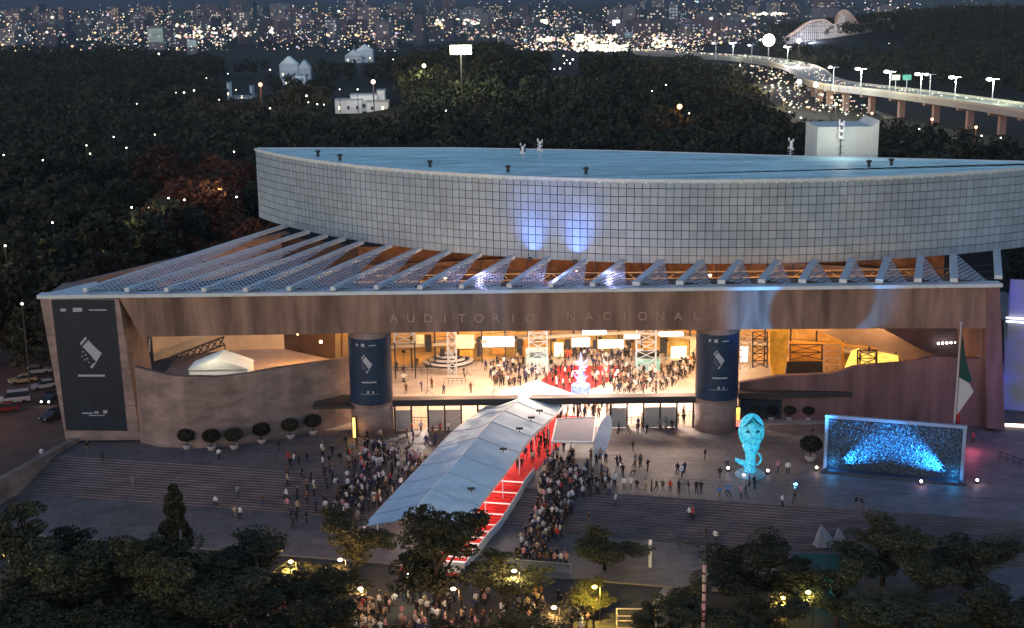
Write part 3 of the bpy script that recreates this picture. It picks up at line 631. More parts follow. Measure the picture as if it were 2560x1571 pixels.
for k, (cx_, cy_) in enumerate(CLX):
    t = thing('banner', (cx_, cy_, 0), ('navy banner with pale emblem wrapped around the left round column', 'blue lit banner with pale emblem wrapped around the right round column')[k], 'banner')
    rb = CR+.06; z0, z1 = 4.7, 14.0; a0, a1 = R(-76), R(74)
    def cyl(a, z, r_=rb, cx_=cx_, cy_=cy_): return (cx_+r_*math.sin(a), cy_-r_*math.cos(a), z)
    m = MB(); N = 24
    for i in range(N):
        p = a0+(a1-a0)*i/N; q = a0+(a1-a0)*(i+1)/N
        m.hexa([cyl(p, z0), cyl(q, z0), cyl(q, z0, rb-.04), cyl(p, z0, rb-.04)], [cyl(p, z1), cyl(q, z1), cyl(q, z1, rb-.04), cyl(p, z1, rb-.04)])
    m.build('cloth', mat('blue_banner', (.010, .028, .065), .5, .35, .8), t)
    m = MB(); emblem(m, lambda a, b: cyl(R(-4)+a*.36, 10.5+b*1.45, rb+.015), 0); m.build('emblem', M_banw, t)
    for a_, b_, c_, d_ in ((-32, -26, 13.05, 13.4), (-17, -8, 13.0, 13.45), (3, 22, 13.1, 13.25), (-20, 20, 7.9, 8.1), (-24, 24, 6.3, 6.36), (-6, 0, 6.45, 6.8), (8, 12, 6.45, 6.75)):
        m = MB()
        for i in range(4):
            p = R(a_+(b_-a_)*i/4); q = R(a_+(b_-a_)*(i+1)/4); m.face([cyl(p, c_, rb+.015), cyl(q, c_, rb+.015), cyl(q, d_, rb+.015), cyl(p, d_, rb+.015)])
        m.build('small_print', M_banw, t)
# lit totems at the foot of the columns
p = W(887, 1096, 0); t = thing('lit_totem', p, 'narrow amber lit totem at the foot of the left round column', 'sign')
m = MB(); m.box(-.35, .25, 0, .35, 0, 3.0); local(m.build('casing', M_dark), t); m = MB(); m.box(-.22, .14, -.03, -.002, .1, 2.95); local(m.build('lit_panel', glow('amber_panel', (1, .55, .10), 2.2, var=.3)), t)
lamp(t, (p.x, p.y-1, 1.6), 'POINT', 60, (1, .55, .15), .2)
p = W(1842, 1075, 0); t = thing('lit_totem', p, 'orange and yellow lit totem behind the cyan sculpture by the right column', 'sign')
m = MB(); m.box(-.45, .45, 0, .35, 0, 3.3); local(m.build('casing', M_dark), t)
for z0, z1, cc in ((2.3, 3.2, (1, .75, .08)), (1.4, 2.25, (1, .35, .05)), (.5, 1.35, (.9, .12, .08))):
    m = MB(); m.box(-.36, .36, -.03, -.002, z0, z1); local(m.build('lit_panel', glow('totem_%.1f' % z0, cc, 2)), t)

# ------------------------------------------------------------------ marquee over the red carpet
tR = [W(1432, 985, 3.3), W(1384, 1040, 3.3), W(1329, 1092, 3.2), W(1265, 1178, 2.4), W(1197, 1264, .9), W(1150, 1330, .2)]
tL = [p+Vector((-9.9-.25*i, 2.6-.1*i, 0)) for i, p in enumerate(tR)]
tC = [(a+b)/2 + Vector((0, 0, 1.7)) for a, b in zip(tL, tR)]
def spline(P, n):
    out = []
    for i in range(len(P)-1):
        p0 = P[max(0, i-1)]; p1 = P[i]; p2 = P[i+1]; p3 = P[min(len(P)-1, i+2)]
        for k in range(n):
            t = k/n; out.append(.5*((2*p1)+(p2-p0)*t+(2*p0-5*p1+4*p2-p3)*t*t+(3*p1-p0-3*p2+p3)*t**3))
    return out+[P[-1]]
sR, sL, sC = spline(tR, 8), spline(tL, 8), spline(tC, 8)
t = thing('marquee', (0, 170, 0), 'long white ridged marquee covering the red carpet down the plaza steps', 'tent')
m = MB(); NW = 10; rows = []; rs = random.Random(9)
for i in range(len(sR)):
    sag = 0
    row = []
    for j in range(2*NW+1):
        if j <= NW: p = sL[i].lerp(sC[i], j/NW)
        else: p = sC[i].lerp(sR[i], (j-NW)/NW)
        f_ = (j if j <= NW else 2*NW-j)/NW
        p = p+Vector((0, 0, -(.30 if j < NW else .07)*math.sin(math.pi*f_)*(.65+.35*math.cos(i*math.pi/4)) + .10*math.sin(i*2.3+j*.9)*(1 if j < NW else .35)*math.sin(math.pi*f_) + (.30*math.sin(i*2.6+j*.15) if i < 15 and j < NW else .05*math.sin(i*2.1+j*.4))*math.sin(math.pi*f_)))
        row.append(p)
    rows.append(row)
for i in range(len(rows)-1):
    for j in range(2*NW):
        m.face([rows[i][j], rows[i+1][j], rows[i+1][j+1], rows[i][j+1]])
mm = m.mesh('canopy', M_fab, False)
bm = bmesh.new(); bm.from_mesh(mm); bmesh.ops.remove_doubles(bm, verts=bm.verts, dist=.001); bm.to_mesh(mm); bm.free()
o = bpy.data.objects.new('canopy', mm); COL.objects.link(o); o.parent = t; o.matrix_parent_inverse = Matrix.Translation(-t.location)
for i in range(0, len(rows), 4):
    m = MB()
    for j in range(2*NW): m.bar(rows[i][j]+Vector((0, 0, .03)), rows[i][j+1]+Vector((0, 0, .03)), .045, 4)
    m.build('fabric_seam', mat('seam_fabric', (.30, .38, .46), .7), t)
m = MB()
for i in range(len(rows)-1): m.bar(rows[i][NW]+Vector((0, 0, .03)), rows[i+1][NW]+Vector((0, 0, .03)), .07, 4)
m.build('ridge_cap', mat('ridge_white', (.8, .86, .9), .6), t)
sf = o.modifiers.new('thick', 'SOLIDIFY'); sf.thickness = .04
for s_ in (sR, sL):
    m = MB()
    for i in range(len(sR)-1):
        m.hexa([s_[i]-Vector((.03, 0, .42)), s_[i+1]-Vector((.03, 0, .42)), s_[i+1]-Vector((-.03, 0, .42)), s_[i]-Vector((-.03, 0, .42))], [s_[i]-Vector((.03, 0, -.03)), s_[i+1]-Vector((.03, 0, -.03)), s_[i+1]-Vector((-.03, 0, -.03)), s_[i]-Vector((-.03, 0, -.03))])
    m.build('valance', mat('valance_fabric', (.8, .72, .72), .6), t)
for i in range(0, len(sR), 5):
    for s_ in (sR, sL):
        m = MB(); g_ = gh(s_[i].x, s_[i].y); m.bar((s_[i].x, s_[i].y, g_), s_[i], .07); m.build('tent_pole', M_white, t)
for i, (px, py) in enumerate(((1390, 997), (1358, 1030), (1330, 1052), (1322, 1084), (1290, 1108), (1209, 1200))):
    m = MB(); k = (4, 9, 12, 16, 21, 30)[i]; p = sC[min(k, len(sC)-1)].lerp(sR[min(k, len(sR)-1)], .7)
    m.bar(p, p+Vector((0, 0, .5)), .06); m.box(p.x-.45, p.x+.45, p.y-.15, p.y+.15, p.z+.4, p.z+.62); m.build('roof_floodlight', M_dark, t)
for i in range(3, len(sR)-2, 5):                 # lamps strung under the marquee
    p = sC[i].lerp(sR[i], .35)-Vector((0, 0, 1.0)); m = MB(); m.box(p.x-.3, p.x+.3, p.y-.3, p.y+.3, p.z, p.z+.1); m.build('tent_lamp', glow('tent_lamp_glow', (1, .9, .85), 10), t)
    lamp(t, (p.x, p.y, p.z-.15), 'POINT', 480, (1, .72, .66), .3)
# the carpet under it: strips on every tread
tc0 = [(a*.32+b*.68) for a, b in zip(sL, sR)]
def carpet_band(f0, f1, name, mt, lift, par=None):
    m = MB(); pts = []
    A = [sL[i].lerp(sR[i], f0) for i in range(len(sR))]; Bq = [sL[i].lerp(sR[i], f1) for i in range(len(sR))]
    ext = (A[-1]-A[-6]).normalized()*6; A.append(A[-1]+ext); Bq.append(Bq[-1]+ext)
    n_ = 0
    AA = []; BB = []
    for i in range(len(A)-1):
        K = 6 if i < len(A)-2 else 24
        for k in range(K): AA.append(A[i].lerp(A[i+1], k/K)); BB.append(Bq[i].lerp(Bq[i+1], k/K))
    for i in range(len(AA)-1):
        za = max(gh(AA[i].x, AA[i].y), gh(BB[i].x, BB[i].y), gh(AA[i+1].x, AA[i+1].y), gh(BB[i+1].x, BB[i+1].y))+lift
        m.hexa([(AA[i].x, AA[i].y, za-.3), (AA[i+1].x, AA[i+1].y, za-.3), (BB[i+1].x, BB[i+1].y, za-.3), (BB[i].x, BB[i].y, za-.3)],
               [(AA[i].x, AA[i].y, za), (AA[i+1].x, AA[i+1].y, za), (BB[i+1].x, BB[i+1].y, za), (BB[i].x, BB[i].y, za)])
    return m.build(name, mt, par)
o = carpet_band(.55, 1.16, 'red_carpet', mat('stair_carpet', (.75, .03, .025), .9, .2, 1), .03); tag(o, 'long red carpet running down the steps under the white marquee', 'carpet')
# white platform edges crossing the carpet and side barrier wall
t2 = thing('stair_barrier', (tR[4].x, tR[4].y, 0), 'white panelled barrier beside the lower red carpet steps', 'barrier')
m = MB()
aL = [sL[i].lerp(sR[i], 1.175) for i in range(20, len(sR))]; aL.append(aL[-1]+(aL[-1]-aL[-6]).normalized()*5)
for a, b in zip(aL, aL[1:]):
    za, zb = gh(a.x, a.y), gh(b.x, b.y); q = [(a.x, a.y), (b.x, b.y), (b.x+.12, b.y), (a.x+.12, a.y)]
    m.hexa([(q[0][0], q[0][1], za), (q[1][0], q[1][1], zb), (q[2][0], q[2][1], zb), (q[3][0], q[3][1], za)], [(q[0][0], q[0][1], za+1.05), (q[1][0], q[1][1], zb+1.05), (q[2][0], q[2][1], zb+1.05), (q[3][0], q[3][1], za+1.05)])
e = aL[-1]; m.box(e.x-2.6, e.x+.1, e.y-.15, e.y, LOW, LOW+1.15); m.build('panel', M_white, t2)
for k in range(6):
    a = aL[-1].lerp(aL[-2], k/6); m = MB(); m.box(a.x+.13, a.x+.2, a.y-.03, a.y+.03, LOW, LOW+1.2); m.build('post', M_alu, t2)
m = MB()
for i in range(22, len(sR), 2):
    a = sL[i].lerp(sR[i], .72); b = sL[i].lerp(sR[i], 1.14); z = max(gh(a.x, a.y), gh(b.x, b.y)); d_ = (b-a); m.obox(((a.x+b.x)/2, (a.y+b.y)/2), (d_.x, d_.y), d_.length/2*.98, .10, z+.031, z+.12)
for k in range(3):
    a = sL[-1].lerp(sR[-1], .72)+ext_ if False else sL[-1].lerp(sR[-1], .72)+(sL[-1]-sL[-6]).normalized()*(1.2+k*1.3); b = a+(sR[-1]-sL[-1])*.43
    z = max(gh(a.x, a.y), gh(b.x, b.y)); d_ = b-a; m.obox(((a.x+b.x)/2, (a.y+b.y)/2), (d_.x, d_.y), d_.length/2, .10, z+.031, z+.10)
tag(m.build('stair_riser_lights', glow('riser_glow', (1, .74, .66), .8)), 'white lit edging bars across the red carpet steps', 'step light')
p = aL[-1]; lamp(t2, (p.x-1.2, p.y+.5, LOW+4.2), 'POINT', 260, (1, .85, .75), .3)

# small side canopy and its round screen
pc = [W(1392, 1050, 3.2), W(1490, 1045, 3.2), W(1482, 1108, 3.2), W(1380, 1106, 3.2)]
t = thing('side_canopy', (8, 166, 0), 'flat grey canopy with white edges beside the long marquee', 'canopy')
m = MB(); m.prism_xy([(p.x, p.y) for p in pc], 3.1, 3.3); m.build('canopy_top', mat('grey_canopy', (.26, .26, .33), .6, .08, 1), t)
m = MB()
for a, b in zip(pc, pc[1:]+pc[:1]): m.bar((a.x, a.y, 3.28), (b.x, b.y, 3.28), .15)
m.build('canopy_edge', M_white, t)
for p in pc: m = MB(); m.bar((p.x, p.y, 0), (p.x, p.y, 3.1), .07); m.build('leg', M_white, t)
c = W(1500, 1150, 0); t = thing('oval_screen', c, 'tall leaning white oval screen at the right end of the grey canopy', 'screen')
m = MB(); N = 28; ov = []
for i in range(N):
    a = 2*math.pi*i/N; x, z = .92*math.cos(a), 3.0*math.sin(a); x2 = x*math.cos(R(-14))-z*math.sin(R(-14)); z2 = x*math.sin(R(-14))+z*math.cos(R(-14)); ov.append((x2+.4, z2+3.2))
m.prism_xz(ov, -.08, .08); local(m.build('disc', mat('white_screen', (.62, .66, .78), .5, .12, 1.5)), t)
m = MB(); m.bar((0, .4, 0), (.4, .1, 3), .07); m.bar((-.4, .5, 0), (.4, .1, 2), .05); local(m.build('stand', M_dark), t)

# ------------------------------------------------------------------ cyan head sculpture
c = G(1875, 1188); t = thing('head_sculpture', c, 'giant cyan lit head on a slender neck and pedestal in the plaza', 'sculpture')
M_cy = bpy.data.materials.new('cyan_lit_surface'); M_cy.use_nodes = True; n = M_cy.node_tree; b = n.nodes['Principled BSDF']
b.inputs['Base Color'].default_value = (.12, .55, .62, 1); b.inputs['Emission Color'].default_value = (.0, .50, .80, 1); b.inputs['Emission Strength'].default_value = .42; b.inputs['Roughness'].default_value = .4  # cyan colour and weak emission stand in for the cyan lighting
tcn = n.nodes.new('ShaderNodeTexCoord'); wv = n.nodes.new('ShaderNodeTexNoise'); wv.inputs['Scale'].default_value = 1.6; wv.inputs['Distortion'].default_value = 2.5; wv.inputs['Detail'].default_value = 3
crp = n.nodes.new('ShaderNodeValToRGB'); crp.color_ramp.elements[0].color = (.05, .34, .46, 1); crp.color_ramp.elements[1].color = (.20, .75, .80, 1); crp.color_ramp.elements[0].position = .40; crp.color_ramp.elements[1].position = .56
n.links.new(tcn.outputs['Object'], wv.inputs[0]); n.links.new(wv.outputs['Fac'], crp.inputs[0]); n.links.new(crp.outputs[0], b.inputs['Base Color']); mrn = n.nodes.new('ShaderNodeMapRange'); mrn.inputs[1].default_value = .4; mrn.inputs[2].default_value = .58; mrn.inputs[3].default_value = .24; mrn.inputs[4].default_value = .55
n.links.new(wv.outputs['Fac'], mrn.inputs[0]); n.links.new(mrn.outputs[0], b.inputs['Emission Strength'])
MATS['cy'] = M_cy; M_cyd = mat('cyan_hollow', (.01, .12, .16), .7)
bm = bmesh.new(); bmesh.ops.create_icosphere(bm, subdivisions=4, radius=1)
for v in bm.verts:
    x, y, z = v.co; z2 = z*2.35; w = 1.62*(1 if z > 0 else 1-.22*z*z); nx, ny = x*w, y*1.35*(1 if z > -.2 else .95)
    dz = z
    if y < 0:                                  # face relief on the side towards the steps
        for ex in (-.42, .42):
            d = math.hypot(x-ex, (z-.12)*1.2); ny += .34*max(0, 1-d/.26)
        ny -= .30*max(0, 1-math.hypot(x*2.2, (z+.14)))*max(0, 1-abs(z+.12)/.28)
        ny += .12*max(0, 1-abs(z+.42)/.06)*(1 if abs(x) < .33 else 0)
        ny -= .10*max(0, 1-abs(z+.50)/.07)*(1 if abs(x) < .3 else 0)
    v.co = (nx, ny, z2+5.75)
me = bpy.data.meshes.new('head'); bm.to_mesh(me); bm.free(); me.materials.append(M_cy); me.polygons.foreach_set('use_smooth', [True]*len(me.polygons))
o = bpy.data.objects.new('head', me); COL.objects.link(o); local(o, t)
for ex in (-.62, .62):
    m = MB(); m.ball((ex*.86, -1.10, 6.1), .25, (1.35, .5, .75), 12, 8); local(m.build('eye', M_cyd, smooth=True), t)
m = MB()
for k in range(4):
    a_ = 1.05-.22*k
    pts = [(a_*1.25*math.sin(R(q)), -1.05+.1*k-.35*math.cos(R(q))*.4-.2, 6.3+(1.1+.18*k)*math.cos(R(q))) for q in range(-70, 71, 14)]
    for p, q in zip(pts, pts[1:]): m.bar(p, q, .06)
local(m.build('hair_band', M_cyd), t)
m = MB(); m.lathe((0, 0, 0), [(1.05, 0), (1.0, .3), (.8, .5), (.66, 1.2), (.62, 2.0), (.64, 2.7), (.80, 3.2), (1.0, 3.6), (1.1, 3.9)], 18); local(m.build('neck', M_cy, smooth=True), t)
m = MB()
pts = [(.75+.55*math.sin(R(a)), -.1, 2.9-.75*(1-math.cos(R(a)))) for a in range(0, 200, 20)]
for p, q in zip(pts, pts[1:]): m.bar(p, q, .13, 6)
local(m.build('handle', M_cy), t)
m = MB(); m.hexa([(-1.9, -.3, 1.9), (-.4, -.3, .9), (-.4, .3, .9), (-1.9, .3, 1.9)], [(-1.9, -.2, 2.3), (-.4, -.2, 1.8), (-.4, .2, 1.8), (-1.9, .2, 2.3)]); local(m.build('scroll', M_cy), t)
m = MB(); m.lathe((0, 0, 0), [(1.9, 0), (1.9, .18), (1.6, .22), (1.5, .5), (1.0, .55)], 20); local(m.build('pedestal', mat('pedestal_teal', (.25, .45, .5), .6)), t)
for px, py, cl, lb in ((1820, 1179, (1, .8, .95), 'small ground spotlight left of the cyan sculpture'), (1859, 1197, (1, .7, 1), 'small ground spotlight in front of the cyan sculpture'), (1919, 1186, (1, .75, .95), 'small ground spotlight right of the cyan sculpture'),
                       (2041, 1178, (1, .85, .55), 'warm ground spotlight at the left foot of the water screen'), (2302, 1213, (1, .8, .8), 'ground spotlight in front of the right half of the water screen'), (2442, 1210, (1, .85, .9), 'ground spotlight to the right of the water screen')):
    p = G(px, py); s_ = thing('ground_spotlight', p, lb, 'spotlight', 'small spotlights standing on the plaza')
    m = MB(); m.lathe((0, 0, 0), [(.22, 0), (.22, .1), (.1, .12), (.1, .2)], 8); m.box(-.2, .2, -.12, .2, .2, .45); local(m.build('housing', M_dark), s_)
    m = MB(); m.ball((0, -.05, .5), .16, seg=10, rings=6); local(m.build('lens', glow('lens_%d' % px, cl, 14)), s_)
    if px < 1950: lamp(s_, (p.x, p.y, .6), 'SPOT', 260, (.05, .65, 1.0), .1, target=(c.x, c.y, 5.5), spot=44)
    else: lamp(s_, (p.x, p.y-.3, .8), 'POINT', 14, (1, .5, .5), .1)
lamp(t, (c.x-3, c.y-4, 3.0), 'POINT', 60, (.2, .5, 1), .2)

# ------------------------------------------------------------------ water screen (blue fountain frame)
A_ = G(2062, 1176); Bq = G(2403, 1207); dv = (Bq-A_); L = dv.length; az = math.atan2(dv.y, dv.x)
t = thing('water_screen', A_, 'wide framed mesh screen sparkling blue light beside the flagpole', 'fountain', rz=az)
H = 7.0
for nm, bx in (('frame_post', (-.2, .2, -.2, .2, 0, H)), ('frame_post', (L-.2, L+.2, -.2, .2, 0, H)), ('frame_top', (-.25, L+.25, -.22, .22, H+.002, H+.4))):
    m = MB(); m.box(*bx); local(m.build(nm, mat('frame_steel', (.22, .26, .32), .5)), t)
m = MB(); m.box(-.5, L+.5, -1.2, 1.0, -.02, .35); local(m.build('basin', mat('basin_stone', (.05, .06, .09), .5)), t)
m = MB(); m.box(.21, L-.21, .12, .2, .36, H-.01); local(m.build('backing', mat('screen_backing', (.02, .035, .06), .6)), t)
m = MB(); rs = random.Random(11)
for k in range(5200):
    x = rs.uniform(.3, L-.3); z = rs.uniform(.4, H-.2); s_ = rs.uniform(.035, .10); an = rs.uniform(0, 3.14); y = rs.uniform(-.12, .1); ty = rs.uniform(-.6, .6)
    dx, dz = s_*math.cos(an), s_*math.sin(an); m.face([(x-dx, y-ty*s_, z-dz), (x+dz, y, z-dx), (x+dx, y+ty*s_, z+dz), (x-dz, y, z+dx)])
local(m.build('glass_pieces', mat('silver_leaf', (.07, .11, .14), .35, island=.3)), t)
for sx_, ex, nm in ((-.0, L*.56, 'l'), (L, L*.44, 'r')):
    wp = t.matrix_basis @ Vector((sx_+(.4 if nm == 'l' else -.4), -.9, .5)); tp = t.matrix_basis @ Vector((ex, .05, 5.2)); lamp(t, wp, 'SPOT', 130000, (.04, .38, 1.0), .08, target=tp, spot=40, blend=1)
    lamp(t, t.matrix_basis @ Vector((sx_+(.9 if nm == 'l' else -.9), -.8, 1.1)), 'POINT', 90, (.05, .45, 1.0), .1)
    m = MB(); m.box(sx_-.3 if nm == 'r' else .1, sx_-.1 if nm == 'r' else .4, -1.1, -.8, .36, .6); local(m.build('uplight', M_dark), t)
# flagpole
p = W(2377, 1192, 0); t = thing('flagpole', p, 'tall pale flagpole with a limp green and white flag in front of the water screen', 'flagpole')
m = MB(); m.bar((0, 0, 0), (0, 0, 19.6), .17, 8, r2=.09); m.ball((0, 0, 19.7), .2); local(m.build('pole', mat('pole_metal', (.36, .36, .40), .4)), t)
m = MB(); m.lathe((0, 0, 0), [(.5, 0), (.5, .2), (.2, .3)], 10); local(m.build('base', M_kerb), t)
for nm, z1, z0, w1, w0, mc in (('flag_green', 18.0, 13.0, .5, 1.7, mat('flag_green', (.01, .05, .05), .8)), ('flag_white', 14.2, 9.6, 1.9, .25, mat('flag_white', (.42, .42, .48), .8)), ('flag_red', 10.4, 7.0, .5, .5, mat('flag_red', (.25, .02, .03), .8))):
    m = MB(); N = 8
    prof = {'flag_green': [(.2, 18), (.2, 12.9), (1.4, 12.2), (1.7, 12.6), (.8, 15)], 'flag_white': [(.2, 12.9), (.2, 8.2), (2.0, 11.1), (1.4, 12.2)], 'flag_red': [(.2, 8.2), (.25, 5.9), (.7, 7.1), (.5, 8.6)]}[nm]
    yo = {'flag_green': -.10, 'flag_white': 0, 'flag_red': .08}[nm]
    m.prism_xz(prof, -.25+yo, .1+yo); local(m.build(nm, mc), t)

# ------------------------------------------------------------------ planters
def leafcloud(n, c, r, ls, rs, squash=1.0):
    P = []
    d = rs.normal(size=(n, 3)); d /= np.linalg.norm(d, axis=1)[:, None]; rad = r*(.55+.45*rs.random(n))**.6
    ctr = np.array(c)+d*rad[:, None]*np.array([1, 1, squash])
    a = rs.normal(size=(n, 3)); a /= np.linalg.norm(a, axis=1)[:, None]; b = np.cross(a, rs.normal(size=(n, 3))); b /= np.linalg.norm(b, axis=1)[:, None]
    s = ls*(.6+.8*rs.random(n))[:, None]
    return np.stack([ctr-a*s, ctr+b*s*.6, ctr+a*s, ctr-b*s*.6], 1)
def quads_mesh(name, Q, m_, extra=None):
    me = bpy.data.meshes.new(name); n = len(Q); me.vertices.add(n*4); me.vertices.foreach_set('co', Q.reshape(-1).astype(np.float32))
    me.loops.add(n*4); me.loops.foreach_set('vertex_index', np.arange(n*4, dtype=np.int32)); me.polygons.add(n)
    me.polygons.foreach_set('loop_start', np.arange(0, n*4, 4, dtype=np.int32)); me.polygons.foreach_set('loop_total', np.full(n, 4, dtype=np.int32))
    me.materials.append(m_); me.update(calc_edges=True); return me
bushQ = leafcloud(1500, (0, 0, 2.0), 1.25, .14, RNG, .72); bush_me = quads_mesh('bush', bushQ, M_leafd)
mp = MB(); mp.lathe((0, 0, 0), [(.42, 0), (.62, .35), (.66, .62), (.58, .64), (.55, .55)], 14); pot_me = mp.mesh('pot', M_pot)
mp = MB(); mp.bar((0, 0, .5), (0, 0, 1.7), .07); stem_me = mp.mesh('stem', M_bark)
def planter(px, py, sc, label, grp):
    p = G(px, py); t = thing('potted_tree', p, label, 'potted tree', grp); t.scale = (sc,)*3; t.rotation_euler = (0, 0, random.uniform(0, 6))
    for nm, me in (('bush', bush_me), ('pot', pot_me), ('stem', stem_me)): local(bpy.data.objects.new(nm, me), t); COL.objects.link(t.children[-1] if False else [o for o in bpy.data.objects if o.parent == t][-1]) if False else None
    return t
def planter(px, py, sc, label, grp):
    p = G(px, py); t = thing('potted_tree', p, label, 'potted tree', grp); t.scale = (sc,)*3; t.rotation_euler = (0, 0, random.uniform(0, 6))
    for nm, me in (('bush', bush_me), ('pot', pot_me), ('stem', stem_me)):
        o = bpy.data.objects.new(nm, me); COL.objects.link(o); local(o, t)
for i, (x, y) in enumerate(((468, 1122), (530, 1125), (586, 1122), (655, 1108), (727, 1096), (783, 1086))):
    planter(x, y, .98, ('leftmost', 'second', 'third', 'fourth', 'fifth', 'rightmost')[i]+' of the six round potted trees below the left curved wall', 'round potted trees below the left curved wall')
planter(2026, 1152, 1.15, 'dark round bush in a pot beside the left post of the water screen', None)
for i, x in enumerate((1888, 1928, 1973, 2020)):
    planter(x, 1050, .72, ('first', 'second', 'third', 'fourth')[i]+' small potted bush from the left under the dark right ledge', 'small potted bushes under the right ledge')
planter(770, 880, .8, 'potted bush left of the orange door jamb in the left court', 'bushes in the left court'); planter(818, 874, .8, 'potted bush next to the orange door jamb in the left court', 'bushes in the left court')

# ------------------------------------------------------------------ blue lit side pavilion at the right edge
t = thing('blue_pavilion', (70, 182, 0), 'deep blue lit pavilion with pale strokes at the right edge', 'pavilion')
x0 = WY(2514, 900, 186).x
m = MB(); m.prism_xy([(x0, 186), (x0+22, 178), (x0+22, 178.6), (x0, 186.6)], 0, WY(2514, 700, 186).z); m.build('screen_wall', glow('blue_screen', (.012, .02, .42), .22, var=.95, scale=.25), t)
m = MB()
for py in (797, 806): a = WY(2516, py, 185.6); m.hexa([(a.x, 185.6, a.z), (a.x+15, 180.1, a.z), (a.x+15, 180.3, a.z), (a.x, 185.8, a.z)], [(a.x, 185.6, a.z+.22), (a.x+15, 180.1, a.z+.22), (a.x+15, 180.3, a.z+.22), (a.x, 185.8, a.z+.22)])
m.build('light_strip', glow('strip_glow', (.75, .75, 1), 2.5), t)
m = MB(); a = W(2512, 1062, .3); m.hexa([(a.x, a.y, .02), (a.x+16, a.y-3, .02), (a.x+16, a.y-2.7, .02), (a.x, a.y+.3, .02)], [(a.x, a.y, .4), (a.x+16, a.y-3, .4), (a.x+16, a.y-2.7, .4), (a.x, a.y+.3, .4)]); m.build('base_light', glow('base_glow', (1, .8, .65), 2.5), t)
lamp(t, (66, 170, 9), 'POINT', 420, (.25, .12, 1), .6); lamp(t, (60, 168, 1.5), 'POINT', 220, (1, .15, .30), .5)
m = MB(); a = W(2500, 1130, 1.0); b = W(2570, 1155, 1.0); m.bar(a, b, .06); m.bar(a-Vector((0, 0, .5)), b-Vector((0, 0, .5)), .05)
for k in range(5): q = a.lerp(b, k/4); m.bar((q.x, q.y, 0), q, .05)
tag(m.build('handrail', M_dark), 'dark metal handrail on the plaza near the blue pavilion', 'railing')

# ------------------------------------------------------------------ stage projectors painting the facade and drum
def projector(px, py, label, target, power, col, spot, blend=.3, disc=None, z=None):
    p = G(px, py); t = thing('projector', p, label, 'projector', 'stage projectors standing on the plaza')
    m = MB(); m.bar((-.4, -.3, 0), (0, 0, 1.2), .04); m.bar((.4, -.3, 0), (0, 0, 1.2), .04); m.bar((0, .4, 0), (0, 0, 1.2), .04); local(m.build('tripod', M_dark), t)
    m = MB(); m.box(-.2, .2, -.3, .15, 1.2, 1.5); local(m.build('housing', M_dark), t)
    src = Vector((p.x, p.y, p.z+1.75)); l = lamp(t, src, 'SPOT', power, col, .015, target=target, spot=spot, blend=blend)
    if disc:
        d = (Vector(disc[0])-src); dist = d.length; d.normalize(); k = 1.0; r_ = disc[1]/dist*k
        u_ = d.cross(Vector((0, 0, 1))).normalized(); w_ = u_.cross(d); m = MB(); c_ = src+d*k
        q = [c_+u_*r_*disc[2]*math.cos(a*math.pi/12)+w_*r_*math.sin(a*math.pi/12) for a in range(24)]
        m.hexa([v-d*.01 for v in q], [v+d*.01 for v in q]); m.bar(c_, (p.x, p.y+.16, 1.3+p.z), .012)
        o = m.build('gobo_disc', M_black, t)  # unseen black disc added in the beam to leave a dark circle
projector(1985, 1262, 'small projector at the stair edge left of the water screen throwing blue on the beam', WY(2010, 775, FY), 75000, (.05, .38, 1.0), 44, .7, disc=(WY(2045, 772, FY), 5.0, 1.35))
# drum uplights standing on the roof edge above the letters
for px, tx in ((1350, 1315), (1440, 1440)):
    a = WY(px, 716, FY+1.0); t = thing('drum_uplight', (a.x, a.y, 20.75), 'uplight on the roof edge throwing %s blue beam on the drum' % ('the left' if px < 1400 else 'the right'), 'spotlight')
    m = MB(); m.box(-.3, .3, -.2, .2, .02, .5); local(m.build('housing', M_dark), t)
    q = WY(tx, 645, 196); an = math.atan2(q.x-CC.x, CC.y-q.y); c0 = dpt(an, DR+1.5); c1 = dpt(an, DR)
    t.location = (c0[0], c0[1], 20.3); lamp(t, (c0[0], c0[1], 21.05), 'SPOT', 1000, (.20, .34, 1.0), .1, target=(c1[0], c1[1], 25.0), spot=110, blend=1)
    c2 = dpt(an, DR+3.6); lamp(t, (c2[0], c2[1], 21.6), 'SPOT', 2400, (.22, .36, 1.0), 1.2, target=(c1[0], c1[1], 26.5), spot=74, blend=1)
a = WY(1200, 716, FY+1.0)
for x_ in (-4, 6, 14): lamp(AUD, (x_, 183, 22.6), 'POINT', 420, (.50, .52, 1), .3)  # bare blue lamps added to tint the middle of the skylight

# ------------------------------------------------------------------ people
POSES = []
def person_mesh(name, J, E_, radii, yaw_head=0):
    me = bpy.data.meshes.new(name); me.from_pydata(J, E_, []); o = bpy.data.objects.new(name, me); COL.objects.link(o)
    sk = o.modifiers.new('s', 'SKIN'); sk.use_smooth_shade = True
    for v, r_ in zip(me.skin_vertices[0].data, radii): v.radius = (r_, r_) if not isinstance(r_, tuple) else r_
    me.skin_vertices[0].data[0].use_root = True
    sb = o.modifiers.new('b', 'SUBSURF'); sb.levels = 1; sb.render_levels = 1
    dg = bpy.context.evaluated_depsgraph_get(); dg.update(); out = bpy.data.meshes.new_from_object(o.evaluated_get(dg)); bpy.data.objects.remove(o)
    for k in range(4): out.materials.append(M_black)
    zh = max(j[2] for j in J); HN = 12
    hands = [Vector(J[k]) for k in (10, 13)]
    for p in out.polygons:
        c = p.center
        if any((c-h).length < .13 for h in hands): mi = 2
        elif c.z > zh-.20: mi = 3 if (c.z > zh-.05 or c.y > .02) else 2
        elif c.z > .90 or (abs(c.x) > .2 and c.z > .6): mi = 0
        else: mi = 1
        if c.z < .08: mi = 1
        p.material_index = mi
    out.name = name; return out
